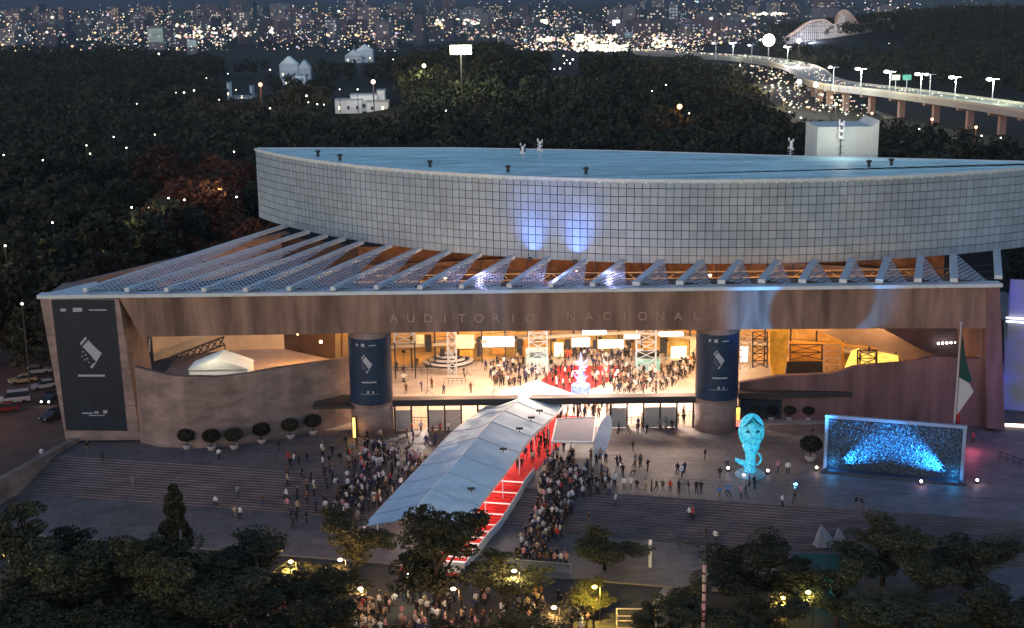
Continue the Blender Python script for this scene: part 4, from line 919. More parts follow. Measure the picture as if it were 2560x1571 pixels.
def mkpose(k, stride=.12, arm=.1, lift=(0, 0), lean=0, h=1.0):
    J = [(0, 0, .95), (0, lean*.3, 1.2), (0, lean*.6-.01, 1.42), (0, lean*.8, 1.53), (0, lean-.02, 1.62), (0, lean-.02, 1.74),
         (-.10, -stride*.5, .50), (-.11, stride*.3-.01, .08), (-.23, lean*.6, 1.36), (-.27, .02-arm*.3, 1.12), (-.25, -.05-arm, .87),
         (.23, lean*.6, 1.36), (.27, .02+arm*.2, 1.12), (.25, -.02+arm*.5, .87), (.10, stride*.4-.02, .50), (.11, stride*.9, .08),
         (-.11, stride*.3-.17, .03), (.11, stride*.9-.16, .03), (-.10, 0, .88), (.10, 0, .88)]
    if lift[0]: J[9] = (-.27, -.14, 1.15); J[10] = (-.12, -.36, 1.32)
    if lift[1]: J[12] = (.30, -.12, 1.18); J[13] = (.10, -.34, 1.42)
    E_ = [(0, 1), (1, 2), (2, 3), (3, 4), (4, 5), (0, 18), (18, 6), (6, 7), (7, 16), (2, 8), (8, 9), (9, 10), (2, 11), (11, 12), (12, 13), (0, 19), (19, 14), (14, 15), (15, 17)]
    rd = [(.15, .11), (.145, .10), (.16, .11), .058, .095, .085, .068, .045, .062, .045, .036, .062, .045, .036, .068, .045, .036, .036, .085, .085]
    return person_mesh('person', [(a*h, b*h, c*h) for a, b, c in J], E_, rd)
for k, a in enumerate((dict(), dict(stride=.45, arm=.22), dict(lift=(1, 0)), dict(lift=(1, 1), lean=-.05), dict(stride=.3, arm=.15, h=.94), dict(h=.97, lift=(0, 1), stride=.2))):
    POSES.append(mkpose(k, **a))
SHIRT = {'white': (.75, .73, .72), 'black': (.02, .02, .022), 'grey': (.25, .25, .27), 'red': (.5, .05, .04), 'navy': (.03, .04, .10), 'beige': (.5, .38, .26), 'pink': (.6, .28, .30), 'blue': (.10, .22, .5), 'brown': (.14, .07, .04)}
M_sh = {k: mat('shirt_'+k, v, .85) for k, v in SHIRT.items()}
M_tr = [mat('trousers_%s' % k, v, .85) for k, v in dict(black=(.015, .015, .018), denim=(.04, .06, .11), khaki=(.20, .15, .10)).items()]
M_sk = [mat('skin_light', (.50, .30, .21), .6), mat('skin_tan', (.30, .16, .10), .6)]
M_hr = [mat('hair_dark', (.015, .010, .008), .7), mat('hair_brown', (.06, .03, .015), .7)]
PN = [0]
def person(loc, shirt, label, grp=None, pose=None, rz=None, tro=None):
    PN[0] += 1; pose = random.randrange(6) if pose is None else pose
    o = bpy.data.objects.new('person', POSES[pose]); COL.objects.link(o); o.location = loc; o.rotation_euler = (0, 0, random.uniform(0, 6.28) if rz is None else rz)
    s_ = random.uniform(.95, 1.06); o.scale = (s_*1.08, s_*1.08, s_)
    for i, mt in enumerate((M_sh[shirt], tro or random.choice(M_tr), random.choice(M_sk), random.choice(M_hr))):
        o.material_slots[i].link = 'OBJECT'; o.material_slots[i].material = mt
    return tag(o, label, 'person', grp)
def inpoly(x, y, P):
    c = False; j = len(P)-1
    for i in range(len(P)):
        if (P[i][1] > y) != (P[j][1] > y) and x < (P[j][0]-P[i][0])*(y-P[i][1])/(P[j][1]-P[i][1])+P[i][0]: c = not c
        j = i
    return c
def scatter(P, n, rs, dmin=.55, ok=None):
    pts = []; x0, x1 = min(p[0] for p in P), max(p[0] for p in P); y0, y1 = min(p[1] for p in P), max(p[1] for p in P); tries = 0
    while len(pts) < n and tries < n*60:
        tries += 1; x, y = rs.uniform(x0, x1), rs.uniform(y0, y1)
        if not inpoly(x, y, P): continue
        g = G(x, y)
        if ok and not ok(g): continue
        if all((g-q).length > dmin for q in pts): pts.append(g)
    return pts
rs = random.Random(21)
WCOL = ['black']*5+['white']*3+['grey']*2+['red', 'navy', 'navy', 'beige', 'pink', 'brown']
SP = [(219, 1130, 'black', 'standing alone in front of the left pylon'), (257, 1152, 'navy', 'on the plaza left of the steps, in front of the pylon foot'), (106, 1149, 'white', 'beside the low wall at the far left of the plaza'), (548, 1149, 'white', 'in front of the third round potted tree'), (698, 1130, 'black', 'in front of the fourth round potted tree'),
      (540, 1269, 'white', 'standing alone on the left steps'), (595, 1245, 'grey', 'on the left steps just right of the one in white'), (657, 1263, 'brown', 'walking alone on the left steps between two others'), (719, 1276, 'pink', 'in pale clothes on the lower left steps'), (334, 1219, 'grey', 'alone on the far left steps'),
      (449, 1296, 'white', 'low on the left steps near the conical tree tops'), (588, 1296, 'beige', 'left one of a pair low on the left steps'), (601, 1298, 'white', 'right one of a pair low on the left steps'), (722, 1160, 'red', 'left end of a small group at the top of the left steps'), (735, 1163, 'white', 'second in a small group at the top of the left steps'), (748, 1160, 'brown', 'third in a small group at the top of the left steps'), (768, 1159, 'black', 'right end of a small group at the top of the left steps'),
      (770, 1238, 'black', 'crouched with two others left of the crowd'), (785, 1225, 'white', 'upper one of two left of the dense crowd'), (840, 1224, 'white', 'at the left fringe of the dense crowd'), (8, 1219, 'black', 'at the extreme left edge of the plaza'),
      (1543, 1168, 'black', 'left of a pair on the open plaza right of the oval screen'), (1588, 1164, 'grey', 'left of a close pair behind the row of guards'), (1601, 1163, 'black', 'right of a close pair behind the row of guards'), (1694, 1187, 'black', 'left of three standing on the middle of the right plaza'), (1705, 1194, 'white', 'middle of three standing on the right plaza'), (1711, 1185, 'navy', 'right of three standing on the right plaza'),
      (1762, 1151, 'black', 'alone in front of the right column'), (1799, 1198, 'black', 'left of the cyan sculpture near its spotlight'), (1818, 1168, 'grey', 'behind the left spotlight of the cyan sculpture'), (1798, 1247, 'blue', 'bright blue lit, left of two below the cyan sculpture'), (1819, 1243, 'blue', 'bright blue lit, right of two below the cyan sculpture'),
      (1852, 1247, 'pink', 'left of a pair at the steps below the cyan sculpture'), (1864, 1245, 'black', 'right of a pair at the steps below the cyan sculpture'), (1873, 1219, 'navy', 'left of a pair right below the cyan pedestal'), (1886, 1223, 'black', 'right of a pair right below the cyan pedestal'), (1945, 1182, 'pink', 'walking right of the cyan sculpture'), (1969, 1186, 'white', 'walking between the cyan sculpture and the water screen'),
      (1956, 1268, 'white', 'alone at the top of the right steps'), (2139, 1276, 'black', 'left of two sitting low below the water screen'), (2154, 1276, 'navy', 'right of two sitting low below the water screen'), (1731, 1300, 'red', 'in red on the middle of the right steps'), (1723, 1298, 'white', 'in white beside the one in red on the right steps'), (1765, 1351, 'black', 'left of two at the dark bench'), (1788, 1359, 'white', 'right of two at the dark bench'),
      (1539, 1264, 'white', 'at the end of the queue on the right steps'), (1471, 1313, 'brown', 'standing apart right of the queue on the steps'), (2030, 1096, 'black', 'behind the potted bush at the water screen'), (2432, 1108, 'red', 'alone on the red lit plaza right of the flagpole')]
for x, y, c_, lb in SP: person(G(x, y), c_, 'person in %s, %s' % (c_, lb))
for i, x in enumerate((1560, 1577, 1592, 1614, 1629, 1641, 1657, 1675, 1697, 1722, 1741, 1752)):
    person(G(x, 1226+i*.9), ['white', 'white', 'black', 'beige', 'brown', 'black', 'black', 'red', 'black', 'navy', 'black', 'black'][i], 'person in %s in the line atop the right steps' % ['white', 'white', 'black', 'beige', 'brown', 'black', 'black', 'red', 'black', 'navy', 'black', 'black'][i], 'people lined up along the top of the right steps')
def crowd(P, n, cols, lab, grp, dmin=.55, ok=None, rzf=None):
    for g in scatter(P, n, rs, dmin, ok):
        c_ = rs.choice(cols); person(g, c_, 'person in %s %s' % (c_, lab), grp, rz=None if rzf is None else rzf+rs.uniform(-.6, .6))
nott = lambda g: True
crowd([(850, 1150), (900, 1128), (960, 1115), (1020, 1140), (1080, 1165), (1060, 1185), (1000, 1232), (940, 1280), (870, 1320), (800, 1300), (795, 1270), (860, 1210), (850, 1180)], 92, WCOL, 'in the crowd left of the white marquee', 'crowd on the steps left of the marquee', .5)
crowd([(1372, 1128), (1430, 1118), (1445, 1190), (1545, 1212), (1540, 1242), (1455, 1250), (1430, 1300), (1400, 1345), (1360, 1400), (1300, 1405), (1292, 1372), (1335, 1300), (1350, 1220)], 92, WCOL+['black']*3, 'in the crowd right of the white marquee', 'crowd on the steps right of the marquee', .5)
crowd([(1540, 1040), (1640, 1042), (1740, 1035), (1738, 1075), (1660, 1100), (1570, 1112), (1530, 1085)], 26, ['black', 'black', 'beige', 'grey', 'brown', 'navy'], 'walking through the right part of the entrance gates', 'people at the entrance gates between the columns', .7)
crowd([(1000, 1065), (1160, 1060), (1120, 1100), (1010, 1085)], 10, ['black', 'red', 'white', 'brown'], 'at the left entrance gates beside the marquee', 'people at the left entrance gates', .7)
# stuff crowds: lobby and avenue
PV = []
for me in POSES:
    nv, npol = len(me.vertices), len(me.polygons); co = np.empty(nv*3, np.float32); me.vertices.foreach_get('co', co)
    me.calc_loop_triangles(); tri = np.empty(len(me.loop_triangles)*3, np.int32); me.loop_triangles.foreach_get('vertices', tri)
    tm = np.empty(len(me.loop_triangles), np.int32); me.loop_triangles.foreach_get('material_index', tm); PV.append((co.reshape(-1, 3), tri.reshape(-1, 3), tm))
def tri_mesh(name, V, T_, mi, mats):
    me = bpy.data.meshes.new(name); me.vertices.add(len(V)); me.vertices.foreach_set('co', V.reshape(-1).astype(np.float32)); n = len(T_)
    me.loops.add(n*3); me.loops.foreach_set('vertex_index', T_.reshape(-1).astype(np.int32)); me.polygons.add(n)
    me.polygons.foreach_set('loop_start', np.arange(0, n*3, 3, dtype=np.int32)); me.polygons.foreach_set('loop_total', np.full(n, 3, np.int32))
    for m_ in mats: me.materials.append(m_)
    me.polygons.foreach_set('material_index', mi.astype(np.int32)); me.update(calc_edges=True); return me
def mass(pts, name, label, mcols):
    mats = [M_sh[c] for c in mcols]+[M_tr[0], M_sk[0], M_hr[0]]; nm = len(mcols); Vs, Ts, Ms = [], [], []; off = 0
    for g in pts:
        co, tri, tm = PV[rs.randrange(6)]; a = rs.uniform(0, 6.28); s_ = rs.uniform(.95, 1.08); ca, sa = math.cos(a), math.sin(a)
        V = np.stack([co[:, 0]*ca-co[:, 1]*sa, co[:, 0]*sa+co[:, 1]*ca, co[:, 2]], 1)*s_+np.array(g); Vs.append(V); Ts.append(tri+off); off += len(co)
        lut = np.array([rs.randrange(nm), nm, nm+1, nm+2]); Ms.append(lut[tm])
    o = bpy.data.objects.new(name, tri_mesh(name, np.concatenate(Vs), np.concatenate(Ts), np.concatenate(Ms), mats)); COL.objects.link(o)
    return tag(o, label, kind='stuff')
bad = [(W(1452, 980, 0), 2.0), (W(1343, 921, 0), 2.6), (W(1620, 922, 0), 2.8)]
okl = lambda g: all((g-b[0]).length > b[1] for b in bad) and g.y > 180.5
steps_pts = scatter([(850, 1150), (900, 1128), (960, 1115), (1020, 1140), (1080, 1165), (1060, 1185), (1000, 1232), (940, 1280), (870, 1310), (830, 1290), (870, 1210), (860, 1180)], 85, rs, .5)+scatter([(700, 1180), (820, 1120), (960, 1080), (1090, 1110), (1080, 1160), (900, 1130), (840, 1210), (780, 1330), (700, 1320)], 45, rs, .9)+scatter([(1440, 1150), (1600, 1120), (1640, 1180), (1500, 1210), (1450, 1200)], 16, rs, 1.0)+[Vector((p_.x, p_.y, gh(p_.x, p_.y)+.03)) for p_ in (sL[i_].lerp(sR[i_], .72+.36*rs.random()) for i_ in [1+k_*20//34 for k_ in range(34)])]+scatter([(1372, 1128), (1430, 1118), (1440, 1190), (1530, 1212), (1530, 1240), (1450, 1248), (1425, 1300), (1395, 1345), (1355, 1400), (1300, 1405), (1295, 1372), (1335, 1300), (1350, 1220)], 105, rs, .5)
mass(steps_pts, 'steps_crowd', 'thick of the crowd pressed on both sides of the white marquee', ['black', 'black', 'black', 'brown', 'navy', 'white', 'beige'])
lob = scatter([(1560, 930), (1655, 930), (1740, 900), (1738, 925), (1700, 960), (1640, 985), (1530, 990), (1550, 950)], 120, rs, .6, okl)
lob += scatter([(1225, 915), (1300, 905), (1390, 905), (1365, 940), (1320, 965), (1240, 972), (1225, 950)], 80, rs, .6, okl)
lob += scatter([(1400, 880), (1580, 880), (1580, 905), (1400, 905)], 45, rs, .7, okl)
lob += scatter([(1480, 905), (1560, 905), (1540, 960), (1480, 985)], 45, rs, .7, okl) + scatter([(1365, 960), (1400, 915), (1440, 910), (1440, 985), (1400, 985)], 24, rs, .7, okl) + scatter([(990, 905), (1220, 905), (1200, 990), (990, 990)], 14, rs, 1, okl)
lob += scatter([(1400, 1010), (1540, 1008), (1530, 1060), (1500, 1050), (1430, 1045)], 40, rs, .6, lambda g: g.y > 176)
mass(lob, 'lobby_crowd', 'guests gathered on the bright lobby floor behind the beam', ['black', 'black', 'brown', 'white', 'navy', 'beige'])
ave = scatter([(560, 1510), (820, 1492), (1500, 1500), (1500, 1600), (560, 1600)], 250, rs, .5)
crowd_near = ave[:28]
for g in crowd_near:
    c_ = rs.choice(['white', 'beige', 'black', 'red', 'pink']); person(g, c_, 'person in %s in the warmly lit avenue crowd' % c_, 'crowd on the avenue below the trees')
mass(ave[28:]+scatter([(300, 1480), (560, 1470), (560, 1571), (300, 1571)], 50, rs, .6)+scatter([(1285, 1395), (1420, 1400), (1420, 1418), (1285, 1412)], 22, rs, .5), 'avenue_crowd', 'mass of people on the warmly lit avenue below the trees', ['white', 'beige', 'pink', 'black', 'brown', 'black', 'navy', 'black'])
#@@PART2
# ------------------------------------------------------------------ foreground trees
def tree_parts(seed, H=10., RW=3.6, n=16000, ls=.125, conic=False, z0=3.0):
    rg = np.random.default_rng(seed); rn = random.Random(seed); tb = MB(); Q = []
    tb.bar((0, 0, 0), (.12, .05, H*.42), .20, 7, r2=.12); tb.bar((.12, .05, H*.42), (0, .1, H*.8), .12, 6, r2=.04)
    if conic or n < 4000:
        nc = 30
        for k in range(nc):
            f_ = (k+.5)/nc; z = z0+(H-z0)*(.06+.90*f_)
            rr_ = RW*(math.sin(math.pi*min(1, .18+.80*f_))**.6) if not conic else RW*(1-f_)*.9
            a = k*2.4+rn.uniform(-.5, .5); r_ = rr_*rn.uniform(.30, .88); c = (r_*math.cos(a), r_*math.sin(a), z+rn.uniform(-.3, .3))
            tb.bar((0, .05, max(1.6, z*.62)), c, .055, 4, r2=.015)
            Q.append(leafcloud(n//nc, c, rn.uniform(.7, 1.35)*(1 if not conic else .6), ls, rg, rn.uniform(.55, .85)))
    else:
        nl = 13
        for k in range(nl):                 # main limbs, each ending in loose sprays of leaves
            a = k*2.4+rn.uniform(-.6, .6); fz = (k*.618) % 1; zt = z0*.8+(H-z0)*(.12+.82*fz)*(1 if k else 1); out = RW*rn.uniform(.45, .95)*(math.sin(math.pi*(.22+.68*fz))**.7)*(1 if k else .1)
            tip = Vector((out*math.cos(a), out*math.sin(a), zt)); fork = Vector((.1, .05, max(H*.16, zt*rn.uniform(.35, .6)))); tb.bar(fork, tip, .11, 5, r2=.04)
            for q in range(7):
                d_ = Vector((rn.gauss(0, 1), rn.gauss(0, 1), rn.gauss(0, .75)))*rn.uniform(.40, .72); d_ = d_ if d_.length < 1.25 else d_*(1.25/d_.length); c = tip.lerp(fork, rn.uniform(-.05, .45))+d_
                if c.z < H*.22: c.z = H*.22+rn.random()
                tb.bar(tip.lerp(fork, .2), c, .035, 4, r2=.012); Q.append(leafcloud(n//(nl*7), c, rn.uniform(.5, .95), ls*rn.uniform(.8, 1.15), rg, rn.uniform(.5, .8)))
    return tb, np.concatenate(Q)
FT = []
for k in range(5):
    tb, Q = tree_parts(100+k, conic=(k == 4)); FT.append((quads_mesh('crown', Q, M_leaf), tb.mesh('trunk', M_bark, True)))
tree_list = [(60, 1228, 250, 127, 0, 'large dark leafy tree at the far left bottom corner'), (432, 1208, 150, 126, 4, 'conical pointed tree top rising at the lower left'), (330, 1290, 210, 124, 1, 'dark leafy tree beside the conical one at the lower left'),
 (640, 1342, 330, 127, 2, 'wide dark tree in front of the lower left steps'), (885, 1258, 180, 137, 3, 'narrow tree touching the lower left corner of the white marquee'), (1085, 1218, 280, 128, 0, 'tall tree in front of the foot of the white marquee'),
 (1262, 1375, 210, 130, 1, 'light open tree right of the tall one at the marquee foot'), (1512, 1318, 175, 138, 2, 'round leafy tree alone on the lower plaza right of the queue'), (1475, 1452, 120, 128, 3, 'small yellow lit tree below the round leafy one'),
 (1880, 1345, 250, 131, 1, 'broad dark tree below the cyan sculpture'), (1985, 1385, 170, 127, 0, 'dark tree just left of the teal lit kiosk'), (2215, 1288, 230, 133, 3, 'dense dark tree below the right end of the water screen'), (2330, 1330, 200, 129, 2, 'dark tree behind the lower right corner'),
 (1735, 1452, 170, 123, 2, 'dark low tree around the red lit pole'), (1930, 1478, 200, 121, 3, 'tree lit yellow from below at the bottom right'), (1345, 1518, 200, 119, 0, 'dark low tree at the bottom edge below the queue'), (180, 1385, 280, 120, 2, 'wide dark tree at the bottom left in front of the others'), (480, 1440, 300, 119, 0, 'dark tree at the bottom left before the warm crowd'),
 (770, 1478, 190, 118, 1, 'dark tree at the bottom in front of the warm crowd'), (40, 1470, 260, 117, 3, 'dark tree in the extreme bottom left corner'), (2430, 1330, 240, 132, 1, 'dark tree at the lower right edge'), (2240, 1470, 260, 121, 0, 'dark tree at the bottom right in front of the road'), (2520, 1450, 240, 120, 2, 'dark tree in the bottom right corner'), (1150, 1530, 160, 117, 3, 'small dark tree at the bottom edge beside the tall trunk'), (245, 1300, 200, 130, 3, 'leafy tree between the far left tree and the conical one'), (545, 1385, 230, 123, 1, 'round tree low at the left in front of the wide dark tree'), (130, 1330, 220, 122, 1, 'tree in front of the large far left tree'), (400, 1340, 190, 121, 0, 'tree just below the conical tree'), (820, 1395, 150, 124, 2, 'small tree over the left part of the warm crowd'), (1640, 1500, 130, 118, 1, 'small dark tree at the bottom edge right of the trailer'), (2100, 1400, 190, 124, 2, 'tree in front of the teal kiosk on its right')]
for px, yt, wpx, D, k, lb in tree_list:
    top = WY(px, yt, D); g = gh(top.x, D); hgt = top.z-g; wid = wpx/F_PX*(D*1.02+14)
    t = thing('tree', (top.x, D, g), lb, 'tree', 'trees along the avenue', rz=random.uniform(0, 6)); sz = hgt/10.2; sxy = wid/(5.7 if px < 830 else 6.5 if px > 1700 else 7.0)
    t.scale = (sxy, sxy, sz)
    for nm, me in (('crown', FT[k][0]), ('trunk', FT[k][1])): o = bpy.data.objects.new(nm, me); COL.objects.link(o); local(o, t)

# ------------------------------------------------------------------ street furniture in the foreground
def street_lamp(p, h, col, pw, label, grp=None, r_=.22, head=True, s=14, vis=True):
    t = thing('street_lamp', (p.x, p.y, p.z), label, 'street lamp', grp)
    m = MB(); m.bar((0, 0, 0), (0, 0, h), .07, 6, r2=.045); m.bar((0, 0, h), (-.5, 0, h+.12), .04, 4); local(m.build('pole', M_dark), t)
    m = MB(); m.ball((-.55, 0, h+.05), r_, (1.3, 1, .7), 8, 6); local(m.build('lamp_head', glow('lamp_%d_%d_%d' % tuple(int(c*9) for c in col), col, s*.5)), t)
    if pw: lamp(t, (p.x-.55, p.y-.1, p.z+h-.4), 'POINT', pw*(1.9 if h < 6 else 1), col, .25)
    return t
WRM = (1, .62, .18)
for px, py, h, col, pw, lb in ((868, 1500, 4.5, (1, .55, .25), 700, 'amber street lamp beside the trunk of the narrow tree at the marquee foot'), (1040, 1528, 4.2, (.95, 1, .62), 600, 'pale green street lamp lighting the pavement at the tall trunk'), (1500, 1560, 4.0, (1, .70, .10), 1300, 'yellow street lamp inside the small yellow tree'),
      (1300, 1530, 4.5, (1, .72, .3), 500, 'warm street lamp below the light open tree'), (1968, 1590, 4.0, (1, .68, .15), 1000, 'yellow street lamp under the bottom right tree'), (2030, 1590, 4.6, (1, .85, .25), 160, 'lone yellow street lamp right of the teal kiosk'), (745, 1500, 4.3, (1, .68, .2), 800, 'warm street lamp right of the wide dark tree'),
      (500, 1500, 4.2, (1, .8, .25), 150, 'dim yellow street lamp at the lower left trees'), (30, 1480, 4.2, (1, .8, .15), 120, 'yellow street lamp at the far left bottom'), (640, 1600, 4.5, (1, .5, .25), 260, 'orange street lamp above the avenue crowd'), (1150, 1590, 5, (1, .6, .32), 330, 'orange street lamp in the middle of the avenue crowd'), (920, 1590, 5, (1, .58, .28), 280, 'orange street lamp at the left part of the avenue crowd'), (1400, 1640, 5, (1, .55, .3), 200, 'orange street lamp at the bottom edge')):
    street_lamp(G(px, py), h, col, pw, lb, 'street lamps along the avenue')
# bench / planter box at stair foot
p = G(1690, 1362); q = G(1800, 1372); d = (q-p); t = thing('bench', p, 'long dark bench at the foot of the right steps', 'bench', rz=math.atan2(d.y, d.x)); L_ = d.length
m = MB(); m.box(0, L_, -.25, .25, .38, .46); local(m.build('seat', M_dark), t)
for k in range(3): m = MB(); m.box(.3+k*(L_-.7)/2, .4+k*(L_-.7)/2, -.2, .2, 0, .379); local(m.build('leg', M_dark), t)
p = G(1625, 1420); t = thing('pillar_sign', p, 'slim white pillar standing on the lower plaza', 'pillar')
m = MB(); m.box(-.17, .17, -.12, .12, .1, 3.3); local(m.build('panel', M_white), t); m = MB(); m.box(-.3, .3, -.25, .25, 0, .099); local(m.build('foot', M_kerb), t)
p = G(1757, 1600); t = thing('red_lit_pole', p, 'thin dark pole with a red lit lower part at the bottom of the picture', 'pole')
m = MB(); m.bar((0, 0, 0), (0, 0, 12), .10, 6, r2=.06); local(m.build('pole', M_dark), t); m = MB()
for k in range(7): m.bar((0, 0, 1.2+k), (0, 0, 1.9+k), .19, 6)
local(m.build('red_lights', glow('red_pole', (1, .13, .06), .10, var=.9, scale=1)), t)
# white frame trailer
p = G(1590, 1585); t = thing('frame_trailer', p, 'trailer with a pale rectangular frame parked at the bottom edge', 'trailer', rz=R(-2))
m = MB()
for z in (1.0, 2.3):
    for a, b in (((-1.9, -.8), (1.9, -.8)), ((-1.9, .8), (1.9, .8)), ((-1.9, -.8), (-1.9, .8)), ((1.9, -.8), (1.9, .8))): m.bar((*a, z), (*b, z), .07)
for x in (-1.9, 1.9):
    for y in (-.8, .8): m.bar((x, y, .6), (x, y, 2.3), .07)
local(m.build('frame', mat('cream_frame', (.8, .62, .4), .6)), t)
m = MB(); m.box(-1.8, 1.8, -.75, .75, .6, .9); local(m.build('bed', M_dark), t)
for x in (-1.2, 1.2):
    for y in (-.8, .8): m = MB(); m.bar((x, y-.1, .32), (x, y+.1, .32), .32, 12); local(m.build('wheel', M_black), t)
# teal kiosk
p = G(2058, 1470); t = thing('teal_kiosk', p, 'kiosk with a teal lit front panel and dark awning between the lower right trees', 'kiosk', rz=R(-5))
m = MB(); m.box(-2.9, 2.9, 0, 2, 0, 1.6); local(m.build('counter', M_dark), t)
m = MB(); m.box(-2.4, 1.0, -.05, -.002, .6, 1.4); local(m.build('lit_panel', glow('teal_panel', (.06, .85, .65), 1.8, var=.8, scale=1.2)), t)
m = MB(); m.hexa([(-3.1, -1.0, 2.4), (3.1, -1.0, 2.4), (3.1, 2.2, 2.8), (-3.1, 2.2, 2.8)], [(-3.1, -1.0, 2.5), (3.1, -1.0, 2.5), (3.1, 2.2, 2.9), (-3.1, 2.2, 2.9)]); local(m.build('awning', mat('green_awning', (.02, .10, .08), .6)), t)
for x in (-2.9, 2.9): m = MB(); m.bar((x, -.9, 0), (x, -.9, 2.4), .05); local(m.build('post', M_dark), t)
lamp(t, (p.x-1, p.y-1.6, p.z+1.3), 'POINT', 60, (.1, 1, .8), .2)
for px, py, w_, h_, lb in ((2056, 1362, 1.3, 2.5, 'tall crumpled white tarpaulin tent on the right steps'), (2098, 1350, .9, 1.5, 'smaller white tarpaulin tent right of the taller one')):
    p = G(px, py); t = thing('tarpaulin_tent', p, lb, 'tent'); rs2 = random.Random(px)
    m = MB(); ap = (-.2*w_, 0, h_); ring = [(w_*math.cos(a*1.05)*rs2.uniform(.8, 1.2), w_*.8*math.sin(a*1.05)*rs2.uniform(.8, 1.2), 0) for a in range(6)]; mid = [(x*.5-.1, y*.5, h_*rs2.uniform(.4, .6)) for x, y, z in ring]
    for i in range(6):
        j = (i+1) % 6; m.face([ring[i], ring[j], mid[j], mid[i]]); m.face([mid[i], mid[j], ap])
    local(m.build('cover', mat('tarp', (.33, .32, .33), .7, .2, 3)), t)
# crowd barrier along the kerb
a = G(1268, 1420); b = G(1430, 1434); 
for k in range(8):
    p = a.lerp(b, k/8); q = a.lerp(b, (k+.93)/8); t = thing('crowd_barrier', (p.x, p.y, LOW), '%s steel crowd barrier from the left along the kerb' % ('first', 'second', 'third', 'fourth', 'fifth', 'sixth', 'seventh', 'eighth')[k], 'barrier', 'steel crowd barriers along the kerb')
    q = q-p; q.z = 0; m = MB(); m.bar((0, 0, .15), (q.x, q.y, .15), .025); m.bar((0, 0, 1.1), (q.x, q.y, 1.1), .03)
    for i in range(8): m.bar((q.x*i/7, q.y*i/7, .15), (q.x*i/7, q.y*i/7, 1.1), .015)
    for i in (1, 6): m.bar((q.x*i/7, q.y*i/7-.3, 0), (q.x*i/7, q.y*i/7+.3, 0), .03); m.bar((q.x*i/7, q.y*i/7, 0), (q.x*i/7, q.y*i/7, .15), .03)
    local(m.build('railing', M_alu), t)

# ------------------------------------------------------------------ cars on the side road
def bev(me, w):
    bm = bmesh.new(); bm.from_mesh(me); bmesh.ops.bevel(bm, geom=bm.edges[:], offset=w, segments=2, affect='EDGES'); bm.to_mesh(me); bm.free(); return me
def car_meshes(van=False):
    P = [(-2.15, .35), (2.15, .35), (2.2, .75), (1.3, .92), (-1.9, .98), (-2.2, .8)] if not van else [(-2.3, .35), (2.3, .35), (2.35, .9), (1.8, 1.15), (-2.3, 1.15)]
    Cb = [(1.0, .9), (.35, 1.42), (-1.2, 1.45), (-1.85, .95)] if not van else [(1.75, 1.12), (1.1, 1.95), (-2.2, 2.0), (-2.28, 1.12)]
    m = MB(); m.prism_xz(P, -.86, .86); body = bev(m.mesh('body', M_white), .06)
    m = MB(); m.prism_xz([(x*.97, z) for x, z in Cb], -.74, .74); cab = bev(m.mesh('window', M_glass), .06)
    m = MB(); zt_ = 1.44 if not van else 1.99; m.box(-1.15 if not van else -2.15, .33 if not van else 1.05, -.72, .72, zt_-.01, zt_+.05); rf = m.mesh('car_roof', M_white)
    m = MB(); m.bar((0, -.1, 0), (0, .1, 0), .33, 14); wh = m.mesh('wheel', M_black)
    return body, cab, rf, wh
CM, VM = car_meshes(), car_meshes(True)
def car(px, py, label, paint, rz, van=False, lights=True, h=-2.5):
    p = W(px, py, h); t = thing('parked_van' if van else 'parked_car', p, label, 'van' if van else 'car', None if van else 'cars on the side road', rz=rz); M_ = VM if van else CM
    for nm, me, mt in (('body', M_[0], paint), ('window', M_[1], M_glass), ('car_roof', M_[2], paint)):
        o = bpy.data.objects.new(nm, me); COL.objects.link(o); local(o, t); o.material_slots[0].link = 'OBJECT'; o.material_slots[0].material = mt
    for x in (-1.35, 1.35):
        for y in (-.8, .8): o = bpy.data.objects.new('wheel', M_[3]); COL.objects.link(o); local(o, t); o.location = (x, y, .33)
    for y in (-.6, .6):
        m = MB(); m.ball((2.2 if not van else 2.35, y, .62), .13, seg=8, rings=5); local(m.build('headlight', glow('headlight_on', (1, .9, .75), 16) if lights else M_alu), t)
        m = MB(); m.box(-2.24 if not van else -2.36, -2.19 if not van else -2.31, y-.15, y+.15, .65, .8); local(m.build('tail_light', mat('tail_red', (.4, .02, .02), .4)), t)
pw_, pg_, pb_, pr_ = mat('car_white', (.35, .35, .37), .3), mat('car_silver', (.3, .32, .34), .3), mat('car_black', (.02, .02, .025), .25), mat('car_red', (.14, .02, .02), .3)
car(38, 1008, 'white van parked at the far left side road', pw_, R(-160), True, False); car(112, 972, 'silver car behind the two headlights on the side road', pg_, R(-150), lights=False)
car(128, 1004, 'dark car with bright headlights beside the left pylon', pb_, R(-95)); car(58, 958, 'beige lit car second row on the side road', mat('car_beige', (.28, .22, .14), .3), R(-155), lights=False)
car(135, 1048, 'dark car in front of the left pylon foot on the side road', pb_, R(-120), lights=False); car(12, 1030, 'red car half cut off at the left edge', pr_, R(-165), lights=False); car(95, 935, 'small silver car furthest back on the side road', pg_, R(20), lights=False)
for px, py, pw in ((40, 1075, 260), (60, 985, 120), (120, 930, 60)):
    street_lamp(W(px-70, py, -2.5), 8, (1, .42, .14), pw*2.2, {40: 'orange street lamp at the front of the side road', 60: 'orange street lamp above the white van', 120: 'orange street lamp at the back of the side road'}[px], 'street lamps on the side road')

